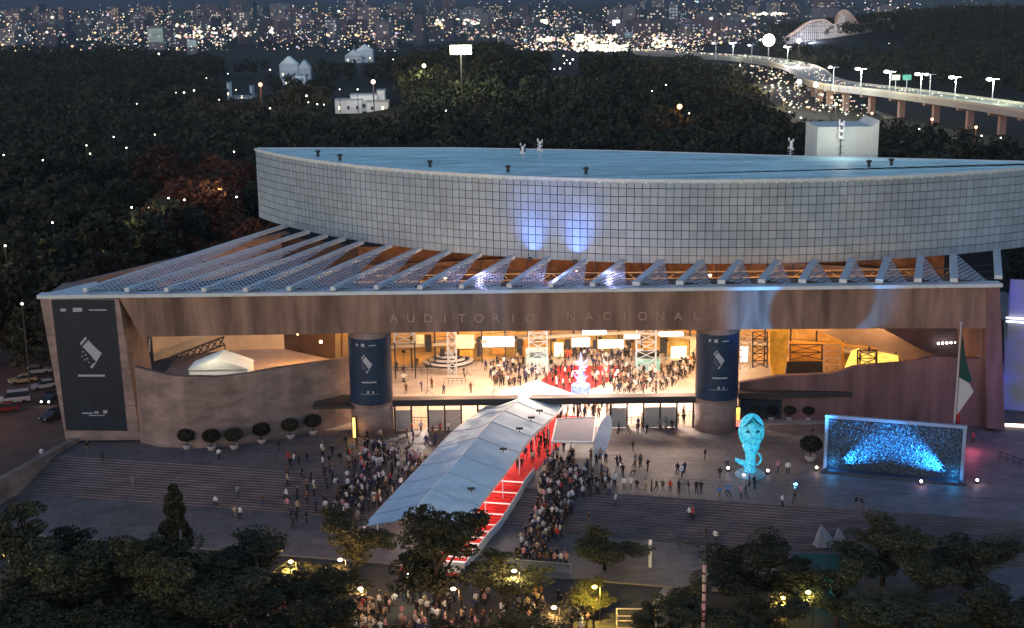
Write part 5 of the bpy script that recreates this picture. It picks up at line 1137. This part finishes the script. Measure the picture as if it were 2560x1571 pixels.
# ------------------------------------------------------------------ terrain, forest, houses
def th(x, y):
    h = 21*math.exp(-((x-0)/75)**2-((y-700)/170)**2)
    h += 26*math.exp(-((x-430)/150)**2-((y-1250)/300)**2)
    return h-2.6
m = MB(); NX, NY = 70, 60
gx = lambda i: -900+1900*i/NX
gy = lambda j: 262.5+(1800-262.5)*j/NY
m.v = [(gx(i), gy(j), th(gx(i), gy(j))+.03) for j in range(NY+1) for i in range(NX+1)]
m.f = [(j*(NX+1)+i, j*(NX+1)+i+1, (j+1)*(NX+1)+i+1, (j+1)*(NX+1)+i) for j in range(NY) for i in range(NX)]; m.m = [0]*len(m.f)
tag(m.build('forest_terrain', M_soil), kind='structure')
def proj(p):
    v = np.array(p)-_C; z = v@_f; return CXP+F_PX*(v@_r)/z, CYP-F_PX*(v@_u)/z
# px rectangles kept clear of nearer trees: (x0,x1,y0,y1,depth)
CLEAR = [(688, 785, 130, 180, 9e9), (835, 980, 215, 272, 9e9), (860, 932, 100, 148, 9e9), (565, 660, 195, 235, 9e9), (1760, 1900, 118, 146, 9e9), (1380, 1445, 130, 172, 9e9), (1285, 1760, 85, 122, 9e9), (1600, 1770, 108, 128, 9e9)]
JP = [(1835, 148), (1960, 155), (2045, 190), (2190, 270), (2165, 298), (2000, 290), (1930, 250), (1885, 215), (1850, 185)]
def okay(x, y, h):
    z = th(x, y); px, pt = proj((x, y, z+h)); _, pb = proj((x, y, z)); hw = h*.32/y*F_PX
    if x > -62 and x < 100 and y < 262: return False
    if x > -44 and x < 95 and y < 250: return False
    if px > 1975-hw:
        yd = 222+(px-2000)*.150; top_road = 150 if px < 2045 else 196+(px-2045)*.145
        if pb > top_road-4 and pb < yd+42 and px > 2045: return rt.random() < .12 and h < 13
        if pb >= yd+42 and pt < yd+26: return False
        if px < 2270+hw and pt < 104 and pb > 100: return False
    if inpoly(px, (pt+pb)/2, JP) or inpoly(px, pt, JP): return h < 12.2 and rt.random() < .22
    for x0, x1, y0, y1, D in CLEAR:
        if px+hw > x0 and px-hw < x1 and pt < y1 and pb > y0: return False
    return True
rt = random.Random(5); cand = []
Y = 192.0
while Y < 1500:
    step = 8.0 if Y < 420 else (10.5 if Y < 700 else 15)
    hwid = Y*.40+25; x = -hwid
    while x < hwid:
        xx, yy = x+rt.uniform(-.45, .45)*step, Y+rt.uniform(-.45, .45)*step; h = rt.uniform(11, 18)*(1.12 if rt.random() < .15 else 1)
        lim = 1150+120*math.sin(xx/90.)
        if xx > -70 and yy < 262: pass
        elif xx < -62 and yy < 270 and xx > -66-(205-yy)*.0 and yy < 200: pass
        elif xx > -100 and yy < 214 : pass
        elif (yy < lim or xx > yy*.19) and okay(xx, yy, h):
            cand.append((yy, xx, h))
        x += step
    Y += step*.9
vis = []
for c in cand:
    yy, xx, h = c; px, pt = proj((xx, yy, th(xx, yy)+h))
    if not (-60 < px < 2620) or pt > 1250: continue
    if 640 < px < 2560 and pt > 366+(px-640)*.02: continue
    if px > 200 and px < 640 and pt > 725-(px-200)*.36: continue
    vis.append(c)
vis.sort(); near, far = vis[:270], vis[270:]
BT = []
for k in range(6):
    tb, Q = tree_parts(300+k, 10, 3.5, 1500, .42, conic=(k == 5), z0=2.0)
    tb2 = MB(); tb2.bar((0, 0, 0), (0, 0, 7), .25, 5, r2=.1)
    BT.append((quads_mesh('crown', Q, M_leafd), quads_mesh('crown', Q, M_leafr), tb2.mesh('trunk', M_bark)))
zone_n = {}
for yy, xx, h in near:
    k = rt.randrange(6); px, py = proj((xx, yy, th(xx, yy)+h)); rus = 370 < px < 665 and rt.random() < .8
    zn = 'far left' if px < 200 else 'left' if px < 420 else 'left of the drum' if px < 660 else 'behind left roof half' if px < 1400 else 'behind right roof half'
    dn = 'front' if yy < 280 else 'middle' if yy < 360 else 'back'
    key = (zn, dn, rus); zone_n[key] = zone_n.get(key, 0)+1
    t = thing('forest_tree', (xx, yy, th(xx, yy)), '%s forest tree, %s' % (('russet' if rus else 'dark')+(' conical' if k == 5 else ' leafy'), (dn+' row, '+zn)), 'tree', 'trees of the dark park forest', rz=rt.uniform(0, 6))
    t.scale = (h/10*rt.uniform(.95, 1.25),)*2+(h/10,)
    for nm, me in (('crown', BT[k][1 if rus else 0]), ('trunk', BT[k][2])): o = bpy.data.objects.new(nm, me); COL.objects.link(o); local(o, t)
# far forest as one mass
protoQ = [leafcloud(40, (0, 0, 0), 1, .2, RNG) for _ in range(3)]
P8 = []
for k in range(5):
    cs = [(*(RNG.normal(size=2)*.17), .35+.5*RNG.random()) for _ in range(9)]; P8.append(np.concatenate([leafcloud(18, c, .16, .062, RNG, .8) for c in cs]))
QQ = []
for yy, xx, h in far:
    q = P8[rt.randrange(5)]; a = rt.uniform(0, 6.28); ca, sa = math.cos(a), math.sin(a); w_ = h*rt.uniform(.85, 1.1)
    q2 = np.stack([(q[..., 0]*ca-q[..., 1]*sa)*w_+xx, (q[..., 0]*sa+q[..., 1]*ca)*w_+yy, q[..., 2]*h+th(xx, yy)], -1); QQ.append(q2)
o = bpy.data.objects.new('far_forest', quads_mesh('far_forest', np.concatenate(QQ), M_leafd)); COL.objects.link(o); tag(o, 'dark far forest between the auditorium and the city', kind='stuff')
print('trees', len(near), len(far))

def ground_at(px, py, it=12):
    h = 0.
    for _ in range(it): p = W(px, py, h); h = th(p.x, p.y)
    return p
# houses among the trees
M_hw = mat('house_white', (.60, .66, .68), .8, .12, .3); M_hr2 = mat('house_roof', (.30, .34, .38), .8, .1, .3); M_win = glow('house_window', (1, .85, .55), 1.6)
def house(px, py, wpx, hpx, label, blocks, gable=False):
    p = ground_at(px, py); D = p.y; s_ = D/F_PX*1.02; W_, H_ = wpx*s_, hpx*s_
    t = thing('house', p, label, 'house')
    for i, (a, b, c, d, y0) in enumerate(blocks):
        m = MB(); m.box(a*W_, b*W_, y0, y0+8, 0, d*H_); w = m.build('wall', M_hw); local(w, t)
        m = MB()
        if gable: m.prism_xz([((a-.02)*W_, d*H_), ((b+.02)*W_, d*H_), ((a+b)/2*W_, (d+.35)*H_)], y0-.5, y0+8.5)
        else: m.box(a*W_-.3, b*W_+.3, y0-.3, y0+8.3, d*H_+.002, d*H_+.4)
        local(m.build('roof', M_hr2 if not gable else M_hw), t)
        n = max(1, int((b-a)*W_/4))
        for k in range(n):
            x = a*W_+(k+.5)*(b-a)*W_/n; m = MB(); m.box(x-.5, x+.5, y0-.06, y0-.002, d*H_*.3, d*H_*.3+1.6); local(m.build('window', M_win if (k+i) % 3 == 0 else M_glass), t)
    lamp(t, (p.x, p.y-10, p.z+H_+5), 'POINT', 2200, (.75, .95, 1), 1)
house(905, 284, 130, 52, 'low pale turquoise block house in the trees behind the left end of the roof', [(-.5, .0, 0, .62, 0), (-.22, .28, 0, .82, 3), (.1, .5, 0, .55, -2), (.28, .42, 0, 1.0, 4)])
house(735, 200, 80, 58, 'white gabled house with tall windows in the left forest', [(-.42, .12, 0, .62, 0), (.12, .5, 0, .45, 1)], True)
house(735, 215, 55, 26, 'small pale block below the white gabled house', [(-.5, .2, 0, .6, 0), (.0, .5, 0, .9, 2)])
house(897, 158, 66, 42, 'slanted white roofed house high in the left forest', [(-.5, .1, 0, .4, 0), (-.1, .5, 0, .7, 4)], True)
house(600, 250, 60, 44, 'white portal shaped pavilion beside an orange light in the left forest', [(-.5, -.42, 0, .9, 0), (.42, .5, 0, .7, 0), (-.5, .5, 0, .12, 6)])
# park lamps
LP = [(9, 388), (107, 401), (216, 364), (225, 385), (284, 343), (316, 370), (387, 337), (421, 496), (461, 500), (551, 493), (591, 493), (329, 519), (373, 521), (131, 557), (287, 581), (318, 592), (13, 615), (585, 380), (516, 196), (485, 227), (570, 185), (675, 175), (548, 250), (766, 240), (771, 256), (793, 261), (810, 262), (675, 271), (849, 224), (894, 224), (983, 149), (397, 135), (342, 260), (1409, 140), (1417, 151), (1432, 149), (1411, 159), (1425, 159), (1386, 173), (1400, 172), (1630, 228), (1665, 213), (440, 232), (460, 232), (590, 225), (1723, 284), (1115, 277), (2454, 340), (2502, 345), (2298, 323), (1974, 280), (2002, 295), (55, 760)]
ordn = lambda i: 'lamp'
for i, (px, py) in enumerate(LP):
    z = 15 if px < 1300 else 17
    for _ in range(6): p = W(px, py, z+1); z = th(p.x, p.y)+18.0 if py < 480 else th(p.x, p.y)+15.5
    D = p.y; rr_ = max(.2, D*(.00026, .00050, .00032, .0006)[i % 4])
    zone = 'left forest' if px < 640 else 'forest behind left roof half' if px < 1300 else 'forest behind right roof half'
    t = thing('park_lamp', (p.x, p.y, th(p.x, p.y)), 'white park lamp, %s %s' % (('upper', 'middle', 'lower')[0 if py < 240 else 1 if py < 420 else 2], zone), 'lamp', 'park lamps among the forest trees')
    hz = p.z-th(p.x, p.y)
    m = MB(); m.bar((0, 0, 0), (0, 0, hz), .12, 5); local(m.build('pole', M_dark), t)
    wr = (1, .93, .80) if i % 3 else (1, .85, .6)
    m = MB(); m.ball((0, 0, hz), rr_, seg=6, rings=4); local(m.build('lamp_head', glow('park_glow_%d' % (i % 3 > 0), wr, 7)), t)
    if i in (2, 7, 12, 14, 16, 19, 24, 9): lamp(t, (p.x, p.y-2, p.z+2), 'POINT', 900, (1, .85, .4), .5)
def big_light(px, py, z, r_, col, s, pw, label, name='floodlight', sq=False, off=6):
    p = W(px, py, z); g = th(p.x, p.y) if p.y < 1700 else -2.6; t = thing(name, (p.x, p.y, g), label, 'floodlight')
    m = MB(); m.bar((0, 0, 0), (0, 0, z-g), .3, 5); local(m.build('mast', M_dark), t)
    m = MB()
    if sq: m.box(-r_, r_, -.3, .3, z-g-r_*sq, z-g+r_*sq)
    else: m.ball((0, 0, z-g), r_, seg=10, rings=7)
    local(m.build('lamp_head', glow('flood_%d_%d' % (px, py), col, s)), t)
    if pw: lamp(t, (p.x, p.y-off, z), 'POINT', pw, col, 1.5)
big_light(1152, 125, 36, 4.2, (.92, 1, .62), 9, 26000, 'greenish yellow stadium floodlight glowing over the forest', sq=.42)
big_light(1922, 101, 26, 3.8, (1, .96, 1), 9, 60000, 'brightest white floodlight beside the elevated highway', sq=0)
big_light(1997, 103, 22, 1.5, (1, .97, .85), 6, 9000, 'smaller white floodlight left of the roller coaster')
big_light(1699, 267, 18, .85, (1, .45, .10), 9, 1500, 'single orange lamp in the forest behind the roof')
big_light(651, 212, 20, .9, (1, .38, .16), 3, 7000, 'orange red glowing lamp beside the white portal pavilion')
big_light(933, 205, 20, 1.0, (1, .55, .42), 3, 5000, 'pinkish lamp above the turquoise block house')
big_light(271, 593, 12, 1.0, (1, .9, .35), 6, 1800, 'yellow lamp lighting leaves in the left forest')
big_light(1998, 205, 12, 1.2, (.92, 1, 1), 8, 12000, 'left of two white lamps at the highway junction'); big_light(2040, 212, 12, 1.2, (.92, .96, 1), 8, 12000, 'right of two white lamps at the highway junction')
big_light(1060, 165, 26, .9, (1, 1, .5), 4, 9000, 'added lamp washing the trees yellow green below the stadium floodlight', off=14)  # stands in for the stadium floodlight falling on these trees
for px, py, pw, col in ((1930, 215, 30000, (1, .72, .35)), (1960, 250, 16000, (1, .66, .3)), (2090, 262, 12000, (1, .8, .5)), (1985, 170, 30000, (1, .66, .35)), (2080, 245, 9000, (1, .45, .2)), (2180, 285, 5000, (1, .35, .2)), (2330, 300, 6000, (1, .35, .2)), (2440, 320, 6000, (1, .4, .2)), (1850, 165, 20000, (1, .8, .5))):
    p = W(px, py, 9); t = thing('junction_lamp', (p.x, p.y, -2.6), 'warm lamp mast at the highway junction, %s' % {1930: 'left golden one', 1960: 'lower golden one', 2090: 'beside the first piers', 1985: 'behind the junction', 2080: 'reddish one under the deck', 2180: 'under the second pair of piers', 2330: 'under the middle of the viaduct', 2440: 'under the right end of the viaduct', 1850: 'at the far end of the viaduct'}[px], 'lamp')
    m = MB(); m.bar((0, 0, 0), (0, 0, 11.6), .15, 5); local(m.build('mast', M_dark), t); m = MB(); m.ball((0, 0, 11.8), .5, seg=6, rings=4); local(m.build('lamp_head', glow('junction_%d' % int(col[1]*10), col, 6)), t); lamp(t, (p.x, p.y-3, 10), 'POINT', pw, col, 1)

# ------------------------------------------------------------------ elevated highway
HW = [(2700, 296), (2560, 272), (2400, 249), (2230, 227), (2100, 212), (2045, 196), (2020, 175), (1960, 157), (1860, 144), (1760, 138), (1600, 128)]
hw = [W(x, y, 9.5) for x, y in HW]; hs = spline(hw, 6)
t = thing('viaduct', (hw[4].x, hw[4].y, -2.6), 'long elevated highway viaduct curving away on the right', 'viaduct')
m = MB(); m2 = MB(); wd = 9
for a, b in zip(hs, hs[1:]):
    d = (b-a); d.z = 0; d.normalize(); n_ = Vector((-d.y, d.x, 0))*wd
    m.hexa([a-n_+Vector((0, 0, -2.4)), a+n_+Vector((0, 0, -2.4)), b+n_+Vector((0, 0, -2.4)), b-n_+Vector((0, 0, -2.4))], [a-n_, a+n_, b+n_, b-n_])
    for s_ in (-1, 1):
        e = n_*s_*.985; k = n_*.02; m2.hexa([a+e-k, a+e+k, b+e+k, b+e-k], [a+e-k+Vector((0, 0, 1.1)), a+e+k+Vector((0, 0, 1.1)), b+e+k+Vector((0, 0, 1.1)), b+e-k+Vector((0, 0, 1.1))])
m.build('deck', mat('deck_concrete', (.30, .30, .28), .8, .15, .05), t); m2.build('parapet', mat('parapet_concrete', (.45, .42, .36), .8), t)
for i in range(2, 40, 3):
    if i >= len(hs)-1: break
    p = hs[i]; d = (hs[i+1]-p).normalized(); n_ = Vector((-d.y, d.x, 0))
    m = MB(); m.obox((p.x, p.y), (n_.x, n_.y), 6.5, .9, 5.6, 7.08); m.obox((p.x, p.y), (n_.x, n_.y), 1.5, .9, -2.6, 5.6); m.build('pier', mat('pier_concrete', (.42, .30, .26), .9), t)
for i, (px, py) in enumerate(((2154, 172), (2226, 179), (2304, 185), (2390, 193), (2484, 198), (1790, 108), (1833, 108), (1880, 113), (1970, 117), (2085, 168), (2327, 186))):
    z = 20; p = W(px, py, z); 
    t = thing('highway_lamp', (p.x, p.y, 9.5), '%s tall lamp post on the viaduct' % ('leftmost near white', 'second near white', 'third near white', 'fourth near white', 'rightmost near white', 'far end first', 'far end second', 'far end third', 'far end fourth', 'unlit looking small', 'twin of the third')[i], 'street lamp', 'lamp posts on the viaduct')
    m = MB(); m.bar((0, 0, -1), (0, 0, z-9.5), .22, 5); m.bar((-2.5, 0, z-9.6), (2.5, 0, z-9.6), .15, 4); local(m.build('pole', M_alu), t)
    m = MB(); m.ball((-1.8, 0, z-9.6), 1.15 if i < 5 else .9, (1.2, 1, .6), 8, 5); local(m.build('lamp_head', glow('hwy_head', (.95, .98, 1), 9)), t)
    if i < 5 or i in (6, 8): lamp(t, (p.x, p.y-1, z-1), 'POINT', 9000, (.88, 1, .75), 1)
for px, lb in ((2240, 'left teal overhead road sign on the viaduct'), (2268, 'right teal overhead road sign on the viaduct')):
    p = W(px, 190, 17); t = thing('road_sign', (p.x, p.y, 9.5), lb, 'sign'); m = MB(); m.bar((0, 0, -1), (0, 0, 6), .2, 4); local(m.build('post', M_alu), t)
    m = MB(); m.box(-2, 2, -.1, .1, 5.5, 8); local(m.build('board', mat('sign_teal', (.12, .45, .38), .5) if px > 2250 else M_white), t)
# low road at the junction
for k, rb in enumerate((((1820, 150), (1900, 168), (1965, 195), (2040, 232), (2150, 275), (2210, 296)), ((1835, 160), (1890, 195), (1925, 225), (1990, 255), (2080, 285)), ((1850, 152), (1935, 165), (2010, 190), (2060, 225)), ((1890, 225), (1960, 222), (2030, 215), (2075, 218)))):
    m = MB(); q = spline([W(x, y, -2.45+.012*k) for x, y in rb], 6)
    for a, b in zip(q, q[1:]):
        d = (b-a); d.z = 0; d.normalize(); n_ = Vector((-d.y, d.x, 0))*(7, 6, 5, 4)[k]; m.hexa([a-n_-Vector((0, 0, .1)), a+n_-Vector((0, 0, .1)), b+n_-Vector((0, 0, .1)), b-n_-Vector((0, 0, .1))], [a-n_, a+n_, b+n_, b-n_])
    tag(m.build('junction_road', mat('lit_asphalt', (.20, .17, .12), .8, .5, .03)), kind='structure')
# ------------------------------------------------------------------ small far lights (traffic, city) as masses of tiny lanterns
def lights_mesh(name, pts, label, cols, strength):
    V = np.array([(1, 0, 0), (-1, 0, 0), (0, 1, 0), (0, -1, 0), (0, 0, 1), (0, 0, -1)], float); T_ = np.array([(0, 2, 4), (2, 1, 4), (1, 3, 4), (3, 0, 4), (2, 0, 5), (1, 2, 5), (3, 1, 5), (0, 3, 5)])
    Vs, Ts, Ms = [], [], []
    for i, (x, y, z, r_, c_) in enumerate(pts): Vs.append(V*r_*np.array([1.2, 1, .9])+np.array((x, y, z))); Ts.append(T_+6*i); Ms.append(np.full(8, c_))
    o = bpy.data.objects.new(name, tri_mesh(name, np.concatenate(Vs), np.concatenate(Ts), np.concatenate(Ms), [glow('%s_%d' % (name, i), c, strength*s_) for i, (c, s_) in enumerate(cols)])); COL.objects.link(o); return tag(o, label, kind='stuff')
CCOL = [((1, .90, .72), .9), ((1, .66, .32), 1.0), ((.62, .92, 1), .6), ((1, .55, .50), .6), ((1, 1, .72), 1.4), ((.75, .70, 1), .5)]
rl = random.Random(33); pts = []
for _ in range(650):
    t_ = rl.random(); x = rl.uniform(1830, 2190); y = rl.uniform(150, 290)
    if not inpoly(x, y, [(1830, 150), (1960, 160), (2040, 195), (2100, 225), (2190, 275), (2160, 292), (1985, 270), (1940, 245), (1900, 215), (1860, 180)]): continue
    p = W(x, y, rl.uniform(-1.5, 3)); pts.append((p.x, p.y, p.z, p.y*rl.uniform(.0003, .0010), rl.choice([0, 1, 1, 4, 4, 3, 2])))
for i in range(len(hs)-1):
    for k in range(3):
        p = hs[i].lerp(hs[i+1], rl.random()); pts.append((p.x+rl.uniform(-5, 5), p.y+rl.uniform(-5, 5), 10.6, p.y*rl.uniform(.0004, .0008), rl.choice([0, 0, 1, 4, 3])))
lights_mesh('traffic_lights', pts, 'headlights and lanterns of the busy traffic at the highway junction', CCOL, .8)
pts = []
def dens(x, y):
    d = .35+.65*math.exp(-((y-70)/48)**2)
    if y < 28: d *= .35 if x < 1700 else .5
    if y > 100: d *= .5
    d *= .65+.5*math.sin(x/130.)*math.sin(x/47.+1)
    if 1290 < x < 1760 and 84 < y < 128: d = 1.0
    if x > 2230: d *= .8 if y < 26 else 0.02
    if 1960 < x < 2230 and y > 25: d *= .1
    return d
for _ in range(24000):
    x = rl.uniform(-20, 2580); y = rl.uniform(-5, 150)**1.0
    top = 128 if x < 1000 else 95 if x < 1280 else 128 if x < 1760 else 110
    if y > top or rl.random() > dens(x, y)*.62: continue
    p = W(x, y, rl.uniform(0, 18))
    if not 900 < p.y < 16000: continue
    s_ = .00018+.00034*rl.random()**3+(.0006 if rl.random() < .03 else 0)
    hz = 0
    pts.append((p.x, p.y, max(p.z, 1), p.y*s_*1.25, rl.choice([0, 0, 1, 1, 1, 2, 3, 3, 4, 5])))
for x0, x1, y0, y1, n in ((1090, 1240, 48, 62, 130), (1340, 1420, 92, 105, 60), (1430, 1545, 88, 128, 150), (1470, 1570, 112, 128, 110), (1630, 1680, 85, 120, 60), (440, 640, 60, 95, 120), (1880, 1970, 33, 37, 30), (1280, 1370, 62, 70, 40), (670, 690, 72, 84, 26)):
    for _ in range(n): x, y = rl.uniform(x0, x1), rl.uniform(y0, y1); p = W(x, y, rl.uniform(1, 14)); pts.append((p.x, p.y, p.z, p.y*rl.uniform(.0005, .0012), rl.choice([0, 0, 4, 1, 4, 3]) if x0 != 670 else 4))
lights_mesh('city_lights', pts, 'thousands of tiny lights of the night city up to the hills', CCOL, 1.5)
# ------------------------------------------------------------------ city buildings
M_cb = [mat('city_wall_%d' % i, c, .9) for i, c in enumerate(((.10, .10, .13), (.16, .13, .15), (.07, .10, .12), (.20, .20, .22)))]
M_cw = [glow('city_window_%d' % i, c, s_) for i, (c, s_) in enumerate((((1, .70, .4), .38), ((.6, .85, 1), .25), ((1, .86, .7), .5)))]
nb = 0; bl_pts = []
nn_ = ('white', 'teal', 'pale', 'amber')
for k in range(230):
    x = rl.uniform(-10, 2230); y = rl.uniform(34, 112) if k % 3 else rl.uniform(70, 122)
    if x > 1250: y = min(y, 108)
    if x > 1900 and y > 60: continue
    p = W(x, y, 0)
    if p.y < 1180: continue
    D = p.y; w_ = rl.uniform(9, 26)*(D/1500)**.5; h_ = rl.uniform(7, 24)*(D/1500)**.6*(1.7 if rl.random() < .10 else 1); dp = w_*rl.uniform(.6, 1.1)
    j = rl.randrange(4); mb = MB(); mb.box(-w_/2, w_/2, 0, dp, -2.6, h_); mb.box(-w_*.2, w_*.1, dp*.3, dp*.6, h_, h_+2.5)
    fl = max(1, int(h_/3.4)); cl = max(2, int(w_/3.2)); wm = rl.choice([1, 2, 3]); pr_on = rl.uniform(.05, .40)
    for a in range(fl):
        for b in range(cl):
            if rl.random() < pr_on:
                x0 = -w_/2+(b+.2)*w_/cl; x1 = x0+w_/cl*.6; z0 = 1+a*3.4; mb.face([(x0, -.05, z0), (x1, -.05, z0), (x1, -.05, z0+1.9), (x0, -.05, z0+1.9)], wm)
    o = mb.build('city_building', [M_cb[j]]+M_cw); o.location = (p.x, p.y, 0); o.rotation_euler = (0, 0, rl.uniform(-.5, .5))
    zone = 'upper left' if x < 900 else 'upper centre' if x < 1300 else 'right of centre' if x < 1750 else 'upper right'
    tag(o, '%s %s building, %s windows, city %s' % ('tall' if h_ > 35*(D/1500)**.6 else 'low' if h_ < 12*(D/1500)**.6 else 'mid height', ('dark grey', 'mauve', 'dark teal', 'pale grey')[j], ('amber', 'bluish', 'white')[wm-1], zone), 'building', 'distant city buildings')
for px, py, wpx, hpx, col, lb, s_ in ((668, 66, 14, 12, (.95, 1, .6), 'bright pale yellow sign block in the far left city', 3), (683, 84, 22, 14, (.75, 1, .02), 'acid green lit facade in the far left city', 2.2), (1048, 56, 20, 12, (.95, 1, .8), 'wide white lit facade left of the stadium floodlight', 3), (1338, 46, 12, 14, (.95, 1, .8), 'tall white lit block in the far middle city', 2.5),
     (1360, 56, 18, 14, (1, 1, .65), 'pale yellow lit block in the middle city', 2), (1540, 58, 18, 16, (.85, 1, 1), 'bluish white lit block in the middle city', 2.5), (1655, 52, 22, 18, (1, .9, .88), 'pinkish white lit block in the right city', 2.5), (1448, 97, 22, 22, (1, 1, .6), 'pale yellow lit building at the forest edge', 2), (1826, 46, 18, 26, (1, 1, .6), 'yellow lit block left of the white floodlight', 1.8), (1812, 76, 24, 8, (1, .85, .8), 'pair of pinkish lit windows near the white floodlight', 3),
     (1715, 72, 26, 22, (.25, .35, .7), 'dim blue building in the right city', .35), (1593, 55, 6, 36, (.6, .22, .08), 'thin brown lit chimney tower in the right city', .45), (1600, 88, 80, 16, (.10, .22, .28), 'long dim teal hall roof in the right city', .35), (765, 54, 14, 28, (.4, .5, .42), 'pale green tall tower in the left city', .4), (390, 90, 40, 40, (.15, .28, .24), 'dim teal apartment block at the left city edge', .35), (480, 110, 24, 20, (.3, .42, .45), 'pale blue block below the left city', .35)):
    p = W(px, py+hpx/2, 4); s2 = p.y/F_PX; mb = MB(); w_ = wpx*s2; h_ = hpx*s2
    mb.box(-w_/2, w_/2, 0, w_*.6, -2.6-p.z, h_); mb.box(-w_/2*.92, w_/2*.92, -.2, -.01, .1*h_, .93*h_, 1); mb.box(-w_*.3, w_*.3, w_*.1, w_*.4, h_, h_*1.08)
    o = mb.build('lit_building', [M_cb[3], glow('lb_%d' % px, col, s_, var=.5, scale=.15)]); o.location = p; tag(o, lb, 'building')
# ------------------------------------------------------------------ roller coaster
D0 = 1290; t = thing('roller_coaster', (WY(2100, 110, D0).x, D0, -2.6), 'large wooden roller coaster lit warm white at the edge of the park', 'roller coaster')
trk = [(1950, 104), (1985, 84), (2020, 58), (2060, 50), (2085, 62), (2098, 40), (2112, 26), (2130, 38), (2150, 62), (2175, 60), (2200, 52), (2218, 40), (2232, 62), (2250, 90)]
sp_ = spline([WY(x, y, D0) for x, y in trk], 8)
m = MB()
for yo in (0, 9):
    m = MB()
    for a, b in zip(sp_, sp_[1:]): m.bar(a+Vector((0, yo, 0)), b+Vector((0, yo, 0)), .7, 4)
    m.build('track', mat('coaster_track', (.75, .50, .34), .7), t)
m = MB()
for i in range(0, len(sp_), 1):
    a = sp_[i]
    for yo in (0, 9): m.bar((a.x, a.y+yo, -2.6), (a.x, a.y+yo, a.z), .36, 4)
    if i+2 < len(sp_):
        b = sp_[i+2]; z = 0
        while z < min(a.z, b.z)-5: m.bar((a.x, a.y, z), (b.x, b.y, z+6), .3, 4); m.bar((a.x, a.y, z+6), (b.x, b.y, z+6), .25, 4); z += 6
m.build('timber_frame', mat('coaster_timber', (.62, .52, .42), .8), t)
for px, pw, col in ((2110, 90000, (1, .80, .55)), (2185, 60000, (1, .72, .5)), (2030, 40000, (.6, .7, 1)), (2075, 60000, (1, .8, .6)), (2150, 80000, (1, .62, .38)), (2225, 60000, (1, .6, .35))):
    p = WY(px, 92, D0-22); m = MB(); m.bar((p.x, p.y, -2.6), (p.x, p.y, 4), .2); m.ball((p.x, p.y, 4.3), 1.1, seg=6, rings=4); m.build('ground_light', glow('coaster_light', (1, .9, .7), 4), t); lamp(t, (p.x, p.y, 8), 'POINT', pw, col, 1)
# ------------------------------------------------------------------ hills closing the view
def hill(name, Y0, Y1, prof, mt, seed):
    rh = random.Random(seed); m = MB(); n = 90; xs = [-6500+13000*i/n for i in range(n+1)]; rows = 6
    hv = [prof(x)*(1+.12*math.sin(x/310+seed)+.08*math.sin(x/140)) for x in xs]
    for j in range(rows+1):
        f_ = j/rows
        for i, x in enumerate(xs): m.v.append((x, Y0+(Y1-Y0)*f_+rh.uniform(-80, 80)*(0 < j < rows), -2.7+hv[i]*math.sin(f_*math.pi/2)**1.3))
    for j in range(rows):
        for i in range(n): k = j*(n+1)+i; m.f.append((k, k+1, k+n+2, k+n+1)); m.m.append(0)
    o = m.build(name, mt, None, True); return tag(o, kind='structure')
hill('hills', 5200, 9500, lambda x: 330+160*math.exp(-((x+900)/900)**2)+220*math.exp(-((x-2600)/1300)**2), mat('hazy_hill_slope', (.035, .045, .075), 1, .4, .002), 2)  # bluish haze of distance put into the slope colour
hill('hills', 9000, 14500, lambda x: 900+350*math.sin(x/1900+1), mat('hazy_far_hill', (.05, .08, .15), 1, .3, .001), 5)  # blue of the distant air painted into the far ridge
# ------------------------------------------------------------------ night haze
m = MB(); m.box(-8000, 8000, -60, 15500, -4.6, 1600); hz = m.build('haze', mat('haze_surface', (.5, .5, .5)))
hm = bpy.data.materials.new('haze_air'); hm.use_nodes = True; n = hm.node_tree; n.nodes.clear()
ou = n.nodes.new('ShaderNodeOutputMaterial'); pv = n.nodes.new('ShaderNodeVolumePrincipled'); pv.inputs['Density'].default_value = .00004; pv.inputs['Color'].default_value = (.75, .85, 1, 1); pv.inputs['Anisotropy'].default_value = .2
n.links.new(pv.outputs[0], ou.inputs['Volume']); hz.data.materials.clear(); hz.data.materials.append(hm); tag(hz, 'thin blue evening haze over the city', kind='stuff')

# ------------------------------------------------------------------ one label for one thing: look-alikes are told apart by their order from the left
ONES = ['', 'first', 'second', 'third', 'fourth', 'fifth', 'sixth', 'seventh', 'eighth', 'ninth', 'tenth', 'eleventh', 'twelfth', 'thirteenth', 'fourteenth', 'fifteenth', 'sixteenth', 'seventeenth', 'eighteenth', 'nineteenth']
TENS = {2: 'twent', 3: 'thirt', 4: 'fort', 5: 'fift', 6: 'sixt', 7: 'sevent'}
def nth(n): return ONES[n] if n < 20 else (TENS[n//10]+'ieth' if n % 10 == 0 else TENS[n//10]+'y-'+ONES[n % 10])
byl = {}
for o in bpy.data.objects:
    if o.parent is None and 'label' in o and 'kind' not in o: byl.setdefault(o['label'], []).append(o)
for lb, os_ in byl.items():
    if len(os_) < 2: continue
    os_.sort(key=lambda o: proj(o.location)[0])
    for i, o in enumerate(os_): o['label'] = lb+', %s from the left' % nth(i+1)

print('LONG', sorted({o['label'] for o in bpy.data.objects if 'label' in o and len(o['label'].replace('-', ' ').split()) > 16 and o.parent is None})[:40])
